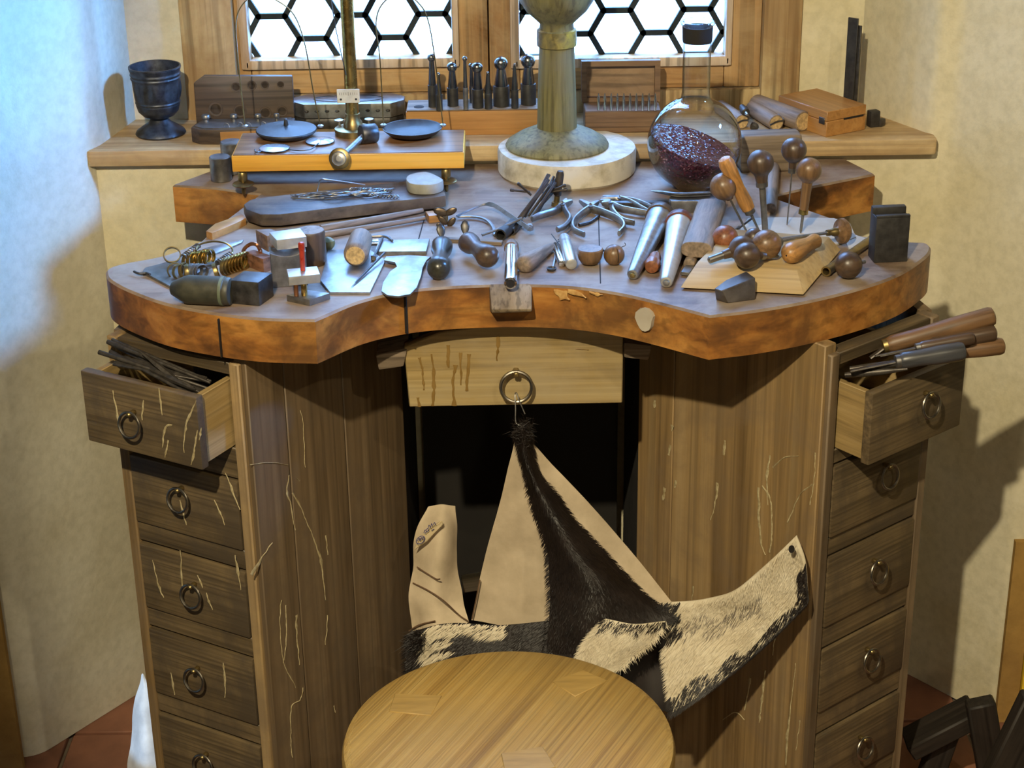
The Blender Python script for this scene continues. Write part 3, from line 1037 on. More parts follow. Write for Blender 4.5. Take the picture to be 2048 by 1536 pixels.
for p, wd in (([(1540, 910), (1534, 950), (1535, 1010)], [.002, .003, .001]), ([(1517, 975), (1518, 1030), (1522, 1085), (1530, 1110)], [.004, .003, .003, .002]),
              ([(1524, 972), (1541, 1000), (1543, 1060), (1540, 1105)], [.003, .003, .002, .002]), ([(1435, 965), (1432, 1000), (1422, 1040)], [.004, .002, .001]),
              ([(1450, 880), (1447, 910)], [.003, .003]), ([(1545, 935), (1570, 915), (1598, 912)], [.002, .001, .0008]),
              ([(1575, 1045), (1600, 990), (1625, 968)], [.0015, .001, .0015]), ([(1388, 1172), (1382, 1205)], [.003, .001]),
              ([(1500, 1355), (1490, 1420)], [.003, .0015]), ([(1530, 1340), (1524, 1400), (1518, 1445)], [.002, .004, .002]),
              ([(1592, 1325), (1583, 1400), (1575, 1470), (1572, 1530)], [.001, .001, .004, .002]), ([(1553, 1260), (1545, 1310)], [.002, .001]),
              ([(1630, 905), (1628, 960), (1620, 1010)], [.0015, .001, .001]), ([(1445, 1440), (1470, 1425), (1490, 1440)], [.001, .002, .001]),
              ([(1340, 890), (1337, 910)], [.003, .003]), ([(1330, 975), (1326, 1000)], [.005, .003]), ([(1352, 960), (1350, 975)], [.003, .004]),
              ([(1310, 800), (1308, 815)], [.003, .003]), ([(1345, 850), (1344, 862)], [.003, .003]), ([(1600, 1440), (1592, 1500)], [.0015, .001])):
    ribbon(p, wd, 0.0008, A_R + nR * 0.0004, nR, M_DRIP, 'paint_run', bench, W0)
# runs on the left drawers
for k, runs in ((0, ([(225, 780), (233, 825), (238, 850)], [(318, 775), (324, 830)], [(345, 850), (330, 855), (325, 895)], [(395, 860), (388, 900), (382, 930)], [(402, 855), (398, 880)],
                     [(392, 800), (372, 850), (368, 905)], [(336, 880), (330, 915)], [(286, 800), (283, 840)])),
                (2, ([(305, 1120), (318, 1175), (328, 1195)], [(395, 1150), (405, 1175)], [(412, 1185), (425, 1220)], [(470, 1110), (482, 1180)], [(360, 1100), (365, 1180)])),
                (3, ([(445, 1325), (449, 1350), (450, 1395)], [(341, 1345), (349, 1390)])), (1, ([(428, 1000), (450, 1050)], [(360, 1000), (372, 1050)], [(450, 945), (480, 1020)]))):
    out = 0.0788 if k == 0 else 0.0068
    Pn = FL @ V((0, -out, 0))
    for p in runs:
        ribbon(p, [.0012, .0028, .001], 0.0007, Pn, FL.to_3x3() @ V((0, -1, 0)), M_DRIP, 'paint_run', bench, W0)

# ================================================================== THINGS ON THE SILL
def solo(name, label, cat, mb, mat, W=None, group=None, sharp=38):
    return tag(O(name, mb, mat, None, W, sharp), label, cat, group)


def turned(name, label, cat, P, Q, parts, group=None, roll=0.0, n=20):
    """a turned tool lying or standing along P -> Q; parts = [(name, profile[(r, t)], material)], t from P"""
    W = axisM(P, Q, roll)
    if len(parts) == 1:
        pn, pf, mt = parts[0]
        return solo(name, label, cat, MB().lathe(pf, n), mt, W, group)
    t = thing(name, label, cat, W, group)
    for pn, pf, mt in parts:
        O(pn, MB().lathe(pf, n), mt, t)
    return t


def rounded(r0, L, r1=None, e=0.25):
    """profile of a rod with softened ends"""
    r1 = r0 if r1 is None else r1
    c = min(r0, r1) * e
    return [(r0 - c, 0), (r0 - c * 0.3, c * 0.3), (r0, c), (r1, L - c), (r1 - c * 0.3, L - c * 0.3), (r1 - c, L)]


# goblet
P = at(322, 268, ZS)
g = thing('goblet', 'dark pewter goblet with embossed figures on the left end of the sill', 'goblet', TR(P))
O('foot', MB().lathe([(0.040, 0), (0.042, 0.003), (0.040, 0.007), (0.030, 0.014), (0.019, 0.021), (0.015, 0.027), (0.020, 0.032)], 40), M_PEWTER, g)
bw = MB()
pf = [(0.010, 0.030), (0.026, 0.033), (0.0335, 0.041), (0.0365, 0.052), (0.0362, 0.054), (0.0375, 0.056), (0.0365, 0.059), (0.038, 0.064), (0.0395, 0.080), (0.040, 0.094), (0.0415, 0.097), (0.0405, 0.100),
      (0.042, 0.103), (0.041, 0.107), (0.0432, 0.114), (0.043, 0.1165), (0.0405, 0.1165), (0.038, 0.10), (0.035, 0.06), (0.020, 0.042), (0.001, 0.041)]


def emb(a, z):
    if 0.060 < z < 0.095:
        return 1.0 + 0.05 * math.sin(9 * a + 2.1 * math.sin(3 * a)) * math.sin((z - 0.06) / 0.035 * PI * 1.0)
    return 1.0


pf2 = []
for i in range(len(pf) - 1):
    for k in range(4):
        pf2.append((pf[i][0] + (pf[i + 1][0] - pf[i][0]) * k / 4, pf[i][1] + (pf[i + 1][1] - pf[i][1]) * k / 4))
bw.lathe(pf2 + [pf[-1]], 72, wob=emb)
O('bowl', bw, M_PEWTER, g, sharp=60)

# open weight box
Wt = TR(at(487, 283, ZS)) @ RZ(math.radians(2))
wb = thing('weight_box', 'dark wooden weight box standing open with round recesses in its upright lid', 'box', Wt)
tr = [(-0.085, 0.002), (-0.070, -0.012), (-0.04, -0.017), (0.078, -0.012), (0.084, 0.0), (0.084, 0.045), (-0.075, 0.045)]
tb = MB().prism(tr, 0.0, 0.026).bevel(0.003, 2, 30)
base = O('tray', tb, [W_DKBOX], wb)
O('tray_front', MB().prism([(-0.035, -0.0185), (0.055, -0.0155), (0.055, -0.012), (-0.035, -0.0145)], 0.002, 0.022), W_BOX, wb)
O('tray_top', MB().prism([(p[0] * 0.93, p[1] * 0.9 + 0.002) for p in tr], 0.0255, 0.0275), M_STEEL_G, wb)
lid = MB().prism([(-0.082, 0.0), (0.082, 0.0), (0.082, 0.082), (-0.064, 0.086), (-0.082, 0.074)], 0, 0.016)
lid.bevel(0.003, 2, 50)
Wl = Wt @ TR((0.0, 0.066, 0.010)) @ Matrix.Rotation(math.radians(84), 4, 'X')
lo = O('lid', lid, W_DKBOX, wb, Wl)
for (x, z, r) in ((-0.048, 0.030, 0.012), (-0.008, 0.026, 0.011), (0.034, 0.022, 0.010), (0.062, 0.024, 0.009), (-0.012, 0.066, 0.008), (0.014, 0.068, 0.008), (0.036, 0.068, 0.007), (0.062, 0.068, 0.006)):
    rg = MB().lathe([(r * 0.72, 0.0), (r * 0.74, 0.0012), (r, 0.0014), (r * 1.02, 0.0)], 20)
    O('recess', rg, W_DKBOX, lo, Wl @ TR((x, z, 0.0163)))
for k, (x, y, r) in enumerate(((-0.062, 0.028, 0.0075), (-0.016, 0.026, 0.0065), (0.024, 0.024, 0.006), (0.055, 0.023, 0.005))):
    turned('balance_weight', ['largest round grey weight, leftmost of four in the open weight box', 'second grey weight from the left in the open weight box',
           'third grey weight from the left in the open weight box', 'smallest grey weight, rightmost in the open weight box'][k], 'weight',
           Wt @ V((x, y, 0.0275)), Wt @ V((x, y, 0.06)), [('weight', [(r * .55, 0), (r * .5, 0.004), (r, 0.007), (r, 0.010), (r * .8, 0.012)], M_STEEL_G)], 'weights in the open box')
for k, x in enumerate((-0.03, -0.008, 0.006, 0.03)):
    solo('small_clip', 'tiny bent wire clip on the rim of the open weight box', 'clip',
         MB().tube(catmull([(0, 0, 0), (0.003, -0.002, 0.006), (0.008, -0.003, 0.005), (0.010, -0.004, 0.0)], 4), 0.0007, 6), M_STEEL, Wt @ TR((x, -0.005 + 0.003 * (k % 2), 0.0275)), 'wire clips on the weight box')

# octagonal engraved tin behind the scale
x0, x1 = ay(582, 215, 2.955).x, ay(808, 215, 2.955).x
zt = ay(695, 207, 2.95).z - ZS
Wb = TR(((x0 + x1) / 2, 2.982, ZS))
tin = thing('tin_box', 'grey octagonal metal casket with an engraved oval on its lid, behind the balance', 'box', Wb)
hw, hd, ch = (x1 - x0) / 2, 0.034, 0.022


def octa(w_, d_, c_):
    return [(-w_ + c_, -d_), (w_ - c_, -d_), (w_, -d_ + c_), (w_, d_ - c_), (w_ - c_, d_), (-w_ + c_, d_), (-w_, d_ - c_), (-w_, -d_ + c_)]


O('body', MB().prism(octa(hw - 0.002, hd - 0.002, ch), 0, zt * 0.42).bevel(0.0015, 1, 30), M_STEEL_D, tin)
O('lid', MB().prism(octa(hw, hd, ch), zt * 0.44, zt).bevel(0.002, 2, 30), M_STEEL_G, tin)
O('engraved_oval', MB().tube([(hw * 0.62 * math.cos(a), hd * 0.66 * math.sin(a), zt + 0.0002) for a in [2 * PI * k / 40 for k in range(40)]], 0.0008, 6, True), M_STEEL_D, tin)
for k in range(9):
    O('embossed_leaf', MB().ball((-hw * 0.72 + k * hw * 0.18, -hd, zt * 0.72), 0.004, 8, None, 0.6), M_STEEL_D, tin)

# punch block and its doming punches
zf = ZS
pbx0, pbx1 = ay(812, 240, 2.90).x, ay(1078, 240, 2.90).x
zt = ay(950, 222, 2.90).z - ZS
Wp = TR(((pbx0 + pbx1) / 2, 2.90, ZS))
pb = thing('punch_block', 'orange-brown wooden stand drilled for steel punches, on the sill between balance and column', 'tool stand', Wp)
pw = (pbx1 - pbx0)
O('block', MB().box((0, 0.035, zt / 2), (pw, 0.07, zt), None, 0.002, 2), W_BOX, pb)
O('top_board', MB().box((0, 0.034, zt + 0.0012), (pw - 0.002, 0.066, 0.0024), None, 0.001, 1), W_GREY, pb)
for x in (ay(838, 219, 2.92).x, ay(1016, 219, 2.92).x):
    O('hole', MB().lathe([(0.0085, 0), (0.0085, 0.0006)], 18), M_SEAM, pb, TR((x, 2.922, ZS + zt + 0.0024)))
ztp = ZS + zt + 0.0024
PU = [  # base px, ball px y, ball r px, shoulder fraction, wide base r px, dy depth
    (866, 213, 107, 8, 9, 'tall doming punch with a small ball tip, leftmost in the wooden stand'),
    (879, 220, 145, 4, 6.5, 'thin tapering steel punch in front of the leftmost doming punch'),
    (906, 211, 124, 10, 11, 'doming punch with a medium ball, second ball from the left in the stand'),
    (932, 219, 112, 5, 5, 'slim straight steel rod punch with a tiny ball tip in the stand'),
    (944, 205, 126, 5, 5, 'slim punch with a small ball beside the straight rod punch'),
    (956, 215, 124, 11, 11, 'doming punch with a medium ball just right of the slim rod punches'),
    (977, 217, 143, 3, 7.5, 'shortest steel punch with a pointed tip in front row of the stand'),
    (1003, 211, 113, 13.5, 16, 'large ball doming punch near the middle of the stand'),
    (1030, 216, 127, 2.5, 7, 'needle-pointed steel punch between the two large ball punches'),
    (1057, 208, 108, 14, 15, 'large ball doming punch next to the green column'),
]
for (px, by, ty, br, wr, lab) in PU:
    B = at(px, by, ztp)
    Tp = ay(px, ty, B.y)
    L = Tp.z - B.z
    k = 3.06 / 3600
    r, wq = br * k, wr * k
    bz = L - r
    hb_ = L * 0.40
    shaft = [(wq, 0), (wq, hb_), (wq * 0.97, hb_ + 0.001)]
    neck_ = [(wq * 0.86, hb_), (wq * 0.82, hb_ + 0.006), (max(r * 0.60, wq * 0.40), bz - r * 0.72)]
    tipball = []
    for i in range(9):
        a = -PI / 2 + 0.65 + (PI - 0.65) * i / 8
        tipball.append((max(r * math.cos(a), 1e-5), bz + r * math.sin(a)))
    Wd = TR(B)
    t = thing('doming_punch', lab, 'punch', Wd, 'punches in the wooden stand')
    O('shank', MB().lathe(shaft, 18), M_IRON if wr > 6 else M_STEEL_G, t)
    O('neck', MB().lathe(neck_, 18), M_STEEL_N, t)
    O('ball_tip', MB().lathe(tipball, 18), M_STEEL_N, t)

# small punch set in an open box
bx0, bx1 = ay(1170, 250, 2.90).x, ay(1322, 250, 2.90).x
zt = ay(1245, 222, 2.90).z - ZS
Wq = TR(((bx0 + bx1) / 2, 2.90, ZS))
sb = thing('punch_set_box', 'brown wooden box standing open with a row of small steel punches, behind the flask', 'box', Wq)
bwid = bx1 - bx0
O('base', MB().box((0, 0.035, zt / 2), (bwid, 0.07, zt), None, 0.002, 1), W_MIDBOX, sb)
lz0, lz1 = zt * 0.9, ay(1250, 122, 2.968).z - ZS
Wl = Wq @ TR((0, 0.070, zt * 0.95)) @ Matrix.Rotation(math.radians(-5), 4, 'X')
lh = lz1 - zt * 0.95
lid = MB()
lw_ = bwid + 0.006
lid.box((-lw_ / 2 + 0.0045, 0, lh / 2), (0.009, 0.018, lh))
lid.box((lw_ / 2 - 0.0045, 0, lh / 2), (0.009, 0.018, lh))
lid.box((0, 0, lh - 0.0045), (lw_ - 0.018, 0.018, 0.009))
lid.box((0, 0, 0.0035), (lw_ - 0.018, 0.018, 0.007))
O('lid_frame', lid, W_MIDBOX, sb, Wl)
O('lid_panel', MB().box((0, 0.006, lh / 2), (lw_ - 0.018, 0.005, lh - 0.016)), W_PANEL, sb, Wl)
for k in range(10):
    px = 1197 + k * 12.6
    B = at(px, 221, ZS + zt)
    h = 0.029
    solo('letter_punch', ['small bright steel punch in the open brown box, number %s from the left' % w_ for w_ in
         ('one', 'two', 'three', 'four', 'five', 'six', 'seven', 'eight', 'nine', 'ten')][k], 'punch',
         MB().lathe([(0.0022, 0), (0.0025, 0.002), (0.0025, h * 0.72), (0.0012, h * 0.9), (0.0009, h)], 10), M_CHROME, TR(B), 'small punches in the open box')

# wooden sticks lying on the sill
for (a, b, r, lab) in (((1607, 243), (1512, 208), 0.0172, 'thickest round wooden stick on the sill, end grain showing, beside hinged box'),
                       ((1553, 246), (1505, 216), 0.0135, 'round wooden stick with wire round its end, middle of three on sill'),
                       ((1484, 244), (1440, 214), 0.0125, 'round wooden stick behind the flask, leftmost of three on sill')):
    P = at(*a, ZS + r)
    Q = at(*b, ZS + r)
    W = axisM(P, Q)
    L = (Q - P).length
    t = thing('wooden_stick', lab, 'stick', W, 'wooden sticks on the sill')
    O('stick', MB().lathe(rounded(r, L, r, 0.15), 24), H_GREY, t)
    O('end_grain', MB().lathe([(r * 0.83, -0.0003), (r * 0.83, 0.001)], 24), H_PALE, t)
    if r < 0.015:
        O('wire', MB().tube(catmull([(r * 0.9, -0.002, -0.0015), (0, 0.003, -0.002), (-r * 0.9, r * 0.3, -0.0012), (-r * 0.9, r * 0.6, 0.02)], 5), 0.0014, 6), M_STEEL_D, t)
P = at(1492, 226, ZS + 0.028)
ch = thing('chuck', 'small dark drill chuck lying on the wooden sticks', 'chuck', axisM(P, at(1478, 205, ZS + 0.034)))
O('body', MB().lathe([(0.004, 0), (0.007, 0.002), (0.0075, 0.014), (0.005, 0.02), (0.005, 0.026)], 12), M_IRON, ch)
O('jaw', MB().lathe([(0.002, -0.008), (0.0035, 0.0)], 8), M_STEEL, ch)
P = at(1509, 252, ZS + 0.007)
solo('metal_scrap', 'small grey lump of metal between two wooden sticks on sill', 'scrap', MB().ball((0, 0, 0), 0.008, 10, None, 0.8).jitter(0.003, 150), M_STEEL_D, TR(P))

# hinged wooden box
h = 0.043
tp4 = [at(x, y, ZS + h) for x, y in ((1551, 188), (1641, 178), (1737, 211), (1650, 222))]
c = sum(tp4, V((0, 0, 0))) / 4
Wx = frameX((c.x, c.y, ZS), tp4[3] - tp4[0])
ex = ((tp4[3] - tp4[0]).length + (tp4[2] - tp4[1]).length) / 2
ey = ((tp4[1] - tp4[0]).length + (tp4[2] - tp4[3]).length) / 2
hb = thing('hinged_box', 'flat orange wooden box with metal hinges set at an angle on the sill', 'box', Wx)
O('body', MB().box((0, 0, h * 0.30), (ex, ey, h * 0.60), None, 0.001, 1), W_BOX, hb)
O('lid', MB().box((0, 0, h * 0.805), (ex, ey, h * 0.385), None, 0.0012, 1), W_BOX, hb)
O('hinge', MB().box((ex / 2 - 0.012, -ey / 2 - 0.0003, h * 0.6), (0.014, 0.002, 0.011), None, 0.0005, 1), M_STEEL_D, hb)
O('hinge', MB().box((-ex / 2 + 0.018, -ey / 2 - 0.0003, h * 0.6), (0.014, 0.002, 0.006), None, 0.0005, 1), M_STEEL_D, hb)
O('slot', MB().box((ex / 2 + 0.0002, ey * 0.18, h * 0.60), (0.001, ey * 0.5, 0.003)), M_SEAM, hb)
# dark bar leaning on the wall behind it
b0, b1 = ay(1690, 195, 2.955), ay(1686, 32, 2.965)
Wr = frameX((b0.x - 0.001, b0.y, ZS), (0.76, -0.65, 0))
sq_ = thing('steel_straightedge', 'tall narrow dark steel bar standing upright behind the hinged box', 'ruler', Wr)
O('blade', MB().box((0.008, 0, (b1.z - ZS) / 2), (0.019, 0.003, b1.z - ZS), None, 0.0006, 1), M_IRON, sq_)
O('backing', MB().box((0.017, 0.004, (b1.z - ZS) / 2 - 0.006), (0.010, 0.004, b1.z - ZS - 0.012), None, 0.0006, 1), M_STEEL_D, sq_)
P = at(1750, 254, ZS)
fs_ = thing('dark_offcut', 'small dark block beside the right end of the hinged box', 'offcut', TR(P))
O('block', MB().box((-0.002, 0.004, 0.014), (0.018, 0.016, 0.028), RZ(0.3), 0.003, 2), M_IRON, fs_)
O('chip', MB().box((0.010, -0.003, 0.007), (0.014, 0.012, 0.013), RZ(0.7), 0.003, 2), M_STEEL_D, fs_)

# ================================================================== BALANCE
zb0, zb1 = 1.0395, 1.067
p00, p10 = at(461, 314, zb1), at(928, 301, zb1)
bx0, bx1, by0 = p00.x, p10.x, (p00.y + p10.y) / 2
by1 = at(720, 262, zb1).y
CB = V(((bx0 + bx1) / 2, (by0 + by1) / 2, zb0))
bal = thing('balance_scale', 'brass balance scale with two dark pans on a polished orange wooden base', 'scale', TR((CB.x, CB.y, ZT)))
hx, hy = (bx1 - bx0) / 2, (by1 - by0) / 2
bb = MB()
bb.box((0, 0, (zb0 + zb1) / 2 - ZT), (hx * 2, hy * 2, zb1 - zb0 - 0.002), None, 0.0015, 2)
O('base_board', bb, W_SCALE, bal)
O('base_top', MB().box((0, 0, zb1 - ZT - 0.0006), (hx * 2 - 0.004, hy * 2 - 0.004, 0.0014)), W_SCALET, bal)
for (px, py) in ((488, 389), (893, 383)):
    Pf = at(px, py, ZT)
    Wf = TR(Pf)
    ft = MB().lathe([(0.0015, 0), (0.0035, 0.004), (0.0035, 0.010), (0.0028, 0.0105), (0.0028, 0.022), (0.006, 0.0225), (0.0075, 0.026), (0.0075, 0.034), (0.006, 0.037), (0.004, 0.0375), (0.004, 0.060)], 16)
    f_ = O('levelling_screw', ft, M_BRASS_D, bal, Wf)
    O('thumb_disc', MB().lathe([(0.015, 0), (0.017, 0.0015), (0.017, 0.003), (0.015, 0.0045)], 24, TR((0, 0, 0.0150))), M_BRASS_D, f_, Wf)
for s in (-1, 1):
    Wf = TR((CB.x + s * hx * 0.9, CB.y + hy * 0.80, ZS))
    O('rear_pad', MB().lathe([(0.008, 0.0005), (0.008, 0.0035)], 14), M_BRASS_D, bal, Wf)
colP = at(707, 268, zb1)
Wc = TR(colP)
z_pl = ay(701, 188, colP.y).z - zb1
O('collar', MB().lathe([(0.030, 0), (0.030, 0.010), (0.028, 0.011), (0.016, 0.012), (0.015, 0.020), (0.012, 0.024), (0.0115, 0.034), (0.0095, 0.036)], 28), M_BRASS_D, bal, Wc)
O('pillar', MB().lathe([(0.0105, 0.03), (0.0105, 0.055), (0.0105, 0.62), (0.006, 0.63)], 24), M_BRASS, bal, Wc)
npl = O('scale_plate', MB().box((-0.004, -0.0125, z_pl), (0.036, 0.002, 0.0225), None, 0.0006, 1), M_PAPER, bal, Wc)
for x in (-0.016, 0.008):
    O('plate_screw', MB().lathe([(0.0018, 0), (0.0018, 0.0008)], 10, Matrix.Rotation(PI / 2, 4, 'X')), M_INKB, npl, Wc @ TR((x, -0.0133, z_pl - 0.005)))
tk = MB()
for k in range(9):
    tk.box((-0.018 + k * 0.0035, -0.0137, z_pl + 0.004), (0.0005, 0.0002, 0.006 if k == 4 else 0.004))
O('plate_ticks', tk, M_INKB, npl, Wc)
O('pointer', MB().tube([ay(692, 150, colP.y - 0.016), ay(672, 60, colP.y - 0.016), ay(655, -40, colP.y - 0.016)], 0.0009, 6), M_STEEL_D, bal, Matrix.Identity(4))
for px, py in ((678, 242), (738, 240)):
    q = at(px, py, zb1 + 0.018)
    O('thumb_screw', MB().lathe([(0.002, -0.018), (0.002, 0), (0.0075, 0.0005), (0.0075, 0.002), (0.005, 0.003)], 14), M_STEEL, bal, TR(q))
# beam high above the frame of the photo
O('beam', MB().box((0, 0, 0.60), (0.26, 0.008, 0.014), None, 0.003, 2), M_BRASS, bal, Wc)
for k, (cx, cy, hooks) in enumerate((((573, 263), None, [(490, 252), (476, 120), (472, 45), (486, 8), (516, -12), (552, 0), (588, 30), (610, 90), (626, 180), (641, 252)]),
                                     ((825, 262), None, [(767, 250), (760, 120), (752, 45), (768, 4), (805, -14), (836, 5), (856, 40), (870, 120), (886, 250)]))):
    pc = at(*cx, zb1 + 0.008)
    Wn = TR((pc.x, pc.y, zb1 + 0.0005))
    r = 0.048
    if k == 1:
        pf = [(0.012, 0), (0.028, 0.001), (0.040, 0.005), (r, 0.013), (r, 0.0138), (r - 0.0015, 0.0138), (0.038, 0.0065), (0.024, 0.0032), (1e-5, 0.0028)]
    else:
        pf = [(0.030, 0), (0.040, 0.002), (r, 0.008), (r + 0.001, 0.010), (r, 0.012), (0.030, 0.014), (0.012, 0.0155), (0.004, 0.018), (0.0025, 0.028), (1e-5, 0.029)]
    pn = O('pan', MB().lathe(pf, 48), M_IRON, bal, Wn)
    pts = catmull([ay(x, y, pc.y + 0.004) for x, y in hooks], 5)
    O('hanger_wire', MB().tube(pts, 0.0011, 6), M_BRASS_D, bal, Matrix.Identity(4))
    for e in (pts[0], pts[-1]):
        O('wire_hook', MB().ball((0, 0, 0), 0.0055, 10, None, 0.5), M_STEEL, bal, TR(e))

# double-headed hammer on the base of the balance
P, Q = at(679, 317, zb1 + 0.006), at(728, 266, zb1 + 0.0165)
P = ay(679, 317, by0 - 0.012)
Q = ay(731, 268, by0 + 0.055)
dh = thing('double_headed_hammer', 'small steel hammer with two round heads resting on the balance base', 'hammer', axisM(P, Q))
L = (Q - P).length
WH = axisM(P, P + V((0.12, 1, -0.22)))
O('head', MB().lathe([(0.0125, -0.004), (0.0165, -0.002), (0.0168, 0.002), (0.014, 0.008), (0.005, 0.013)], 28), M_BRASS_D, dh, WH)
O('head_ring', MB().lathe([(0.004, -0.0052), (0.005, -0.0052), (0.0065, -0.0042), (0.0105, -0.0042), (0.0110, -0.005), (0.0115, -0.004)], 28), M_STEEL, dh, WH)
O('shaft', MB().lathe([(0.0042, 0.008), (0.0042, L - 0.008)], 14), M_STEEL, dh)
O('head', MB().lathe([(0.014, 0), (0.0155, 0.002), (0.0155, 0.024), (0.014, 0.026)], 28), M_STEEL_D, dh, axisM(Q + V((0, 0, 0)), Q + V((0.9, 0.42, -0.05))) @ TR((0, 0, -0.008)))

# spectacles lenses joined by wire
sp_ = thing('spectacles', 'wire-rimmed spectacles lying flat on the left of the balance base', 'spectacles', TR(at(595, 292, zb1)))
for px, py, rr in ((549, 297, 0.0235), (640, 283, 0.0225)):
    q = at(px, py, zb1 + 0.0015)
    O('lens', MB().lathe([(rr, 0), (rr * 0.98, 0.0010), (rr * 0.6, 0.0020), (1e-5, 0.0024)], 32), M_LENS, sp_, TR(q))
    O('rim', MB().tube([(rr * math.cos(a), rr * math.sin(a), 0.0008) for a in [2 * PI * i / 32 for i in range(32)]], 0.0008, 6, True), M_STEEL_D, sp_, TR(q))
O('bridge', MB().tube(catmull([at(575, 299, zb1 + 0.002), at(600, 301, zb1 + 0.003), at(622, 298, zb1 + 0.003), at(637, 286, zb1 + 0.004)], 5), 0.0009, 6), M_STEEL_D, sp_, Matrix.Identity(4))
O('temple', MB().tube(catmull([at(525, 302, zb1 + 0.002), at(512, 304, zb1 + 0.003), at(510, 299, zb1 + 0.003)], 5), 0.0012, 6), M_STEEL_D, sp_, Matrix.Identity(4))

for (px, py, r, hh, lab) in ((443, 360, 0.0170, 0.040, 'plain grey metal cylinder standing at the left corner of the balance base'),
                             (468, 344, 0.0190, 0.052, 'taller grey metal cylinder half hidden behind the corner of balance base')):
    B = at(px, py, ZT)
    turned('metal_cylinder', lab, 'cylinder', B, B + V((0, 0, 1)), [('cylinder', [(r - 0.001, 0), (r, 0.001), (r, hh - 0.0015), (r - 0.0015, hh), (r - 0.004, hh)], M_STEEL_G)], 'metal cylinders', n=28)

# ================================================================== COLUMN, DISC, FLASK
P = at(1131, 336, ZT)
DC = V((0.0945, 2.812, ZT))
dk = MB()
rD = 0.1115
dk.lathe([(rD * 0.97, 0), (rD, 0.004), (rD, 0.036), (rD * 0.985, 0.040), (rD * 0.5, 0.0405), (1e-5, 0.0405)], 56,
         wob=lambda a, z: 1 + 0.018 * noise.noise(V((math.cos(a) * 2, math.sin(a) * 2, z * 20))))
solo('plaster_disc', 'thick round whitish plaster slab under the green column', 'disc', dk, M_STONE_W, TR(DC))
zc = ZT + 0.0405
CP = V((ay(1114, 200, DC.y).x, DC.y + 0.004, zc))
colm = thing('lamp_column', 'tall green and yellow painted column with wide round foot and bulbous top', 'column', TR(CP))
O('foot', MB().lathe([(0.082, 0), (0.0835, 0.003), (0.080, 0.009), (0.064, 0.019), (0.046, 0.027), (0.036, 0.031), (0.030, 0.033)], 48), M_GREEN, colm)


def zat(y):
    return ay(1115, y, CP.y).z - zc


O('shaft_base', MB().lathe([(0.0325, 0.028), (0.0322, zat(255))], 40), M_YBAND, colm)
O('shaft', MB().lathe([(0.0322, zat(255)), (0.0305, zat(180)), (0.0278, zat(90))], 40), M_GREEN, colm)
O('ring_band', MB().lathe([(0.029, zat(92)), (0.0312, zat(90)), (0.0318, zat(78)), (0.0312, zat(59)), (0.0285, zat(57))], 40), M_YBAND2, colm)
O('bulb', MB().lathe([(0.0275, zat(58)), (0.0265, zat(46)), (0.033, zat(38)), (0.048, zat(20)), (0.0585, zat(0)), (0.064, zat(-30)), (0.060, zat(-70)), (0.045, zat(-100)), (1e-5, zat(-112))], 48), M_GREEN, colm, sharp=60)

# round flask with garnets
r = 0.0735
FC = at(1389, 286, ZT + r - 0.001)
fk = thing('round_flask', 'round-bottomed glass flask half filled with dark red garnet grains', 'flask', TR((FC.x, FC.y, ZT)))
zq = lambda y: ay(1389, y, FC.y).z - ZT
zn0, zn1 = zq(205), zq(48)
pf = [(0.022, 0.0005), (0.03, 0.002)]
for i in range(1, 26):
    a = -PI / 2 + 0.42 + (PI / 2 - 0.42 + PI / 2 - 0.33) * i / 25
    pf.append((r * math.cos(a), r - 0.001 + r * math.sin(a)))
pf += [(0.0225, pf[-1][1] + 0.004), (0.0215, pf[-1][1] + 0.012), (0.0213, zn1 - 0.012), (0.0225, zn1 - 0.004), (0.0262, zn1), (0.0268, zn1 + 0.003), (0.0245, zn1 + 0.005), (0.021, zn1 + 0.003), (0.0193, zn1 - 0.004)]
gl = MB().lathe([(1e-5, 0.0005)] + pf, 64)
gl_o = O('glass', gl, M_FLASK, fk, sharp=80)
bd = MB().lathe([(0.0222, zq(84)), (0.0228, zq(80)), (0.0234, zq(56)), (0.0234, zq(53))], 40)
O('tape_band', bd, M_BLACKP, fk)
# grains: lower part of the sphere cut by a sloping plane
gb = bmesh.new()
bmesh.ops.create_uvsphere(gb, u_segments=48, v_segments=32, radius=r - 0.0025)
nv = V((0.32, -0.10, 0.94)).normalized()
geo = gb.verts[:] + gb.edges[:] + gb.faces[:]
cut = bmesh.ops.bisect_plane(gb, geom=geo, plane_co=(0, 0, -0.004), plane_no=nv, clear_outer=True)
eds = [e for e in cut['geom_cut'] if isinstance(e, bmesh.types.BMEdge)]
bmesh.ops.edgeloop_fill(gb, edges=eds)
gm = MB().frombm(gb, TR((0, 0, r - 0.0005)))
gm.v = [V((p.x, p.y, max(p.z, 0.0025))) for p in gm.v]
gr = O('garnet_grains', gm, M_GARNET, fk, sharp=30)
gr['kind'] = 'stuff'

# ================================================================== TOOLS ON THE BENCH TOP
def poly(pxs, z):
    return [at(x, y, z) for x, y in pxs]


def slab(name, label, cat, pxs, z0, z1, mat, bev=0.0008, group=None, smooth_n=0):
    """plate whose top outline is traced on the plane z1"""
    pts = poly(pxs, z1)
    c = sum(pts, V((0, 0, 0))) / len(pts)
    W = TR((c.x, c.y, z0))
    pts = [(p.x - c.x, p.y - c.y) for p in pts]
    if smooth_n:
        pts = [(p.x, p.y) for p in catmull([V((*p, 0)) for p in pts], smooth_n, True)]
    mb = MB().prism(pts, 0, z1 - z0)
    if bev:
        mb.bevel(bev, 2, 40)
    return solo(name, label, cat, mb, mat, W, group)


def pxbar(pxs, z, n=6):
    return catmull([at(p[0], p[1], p[2] if len(p) > 2 else z) for p in pxs], n)


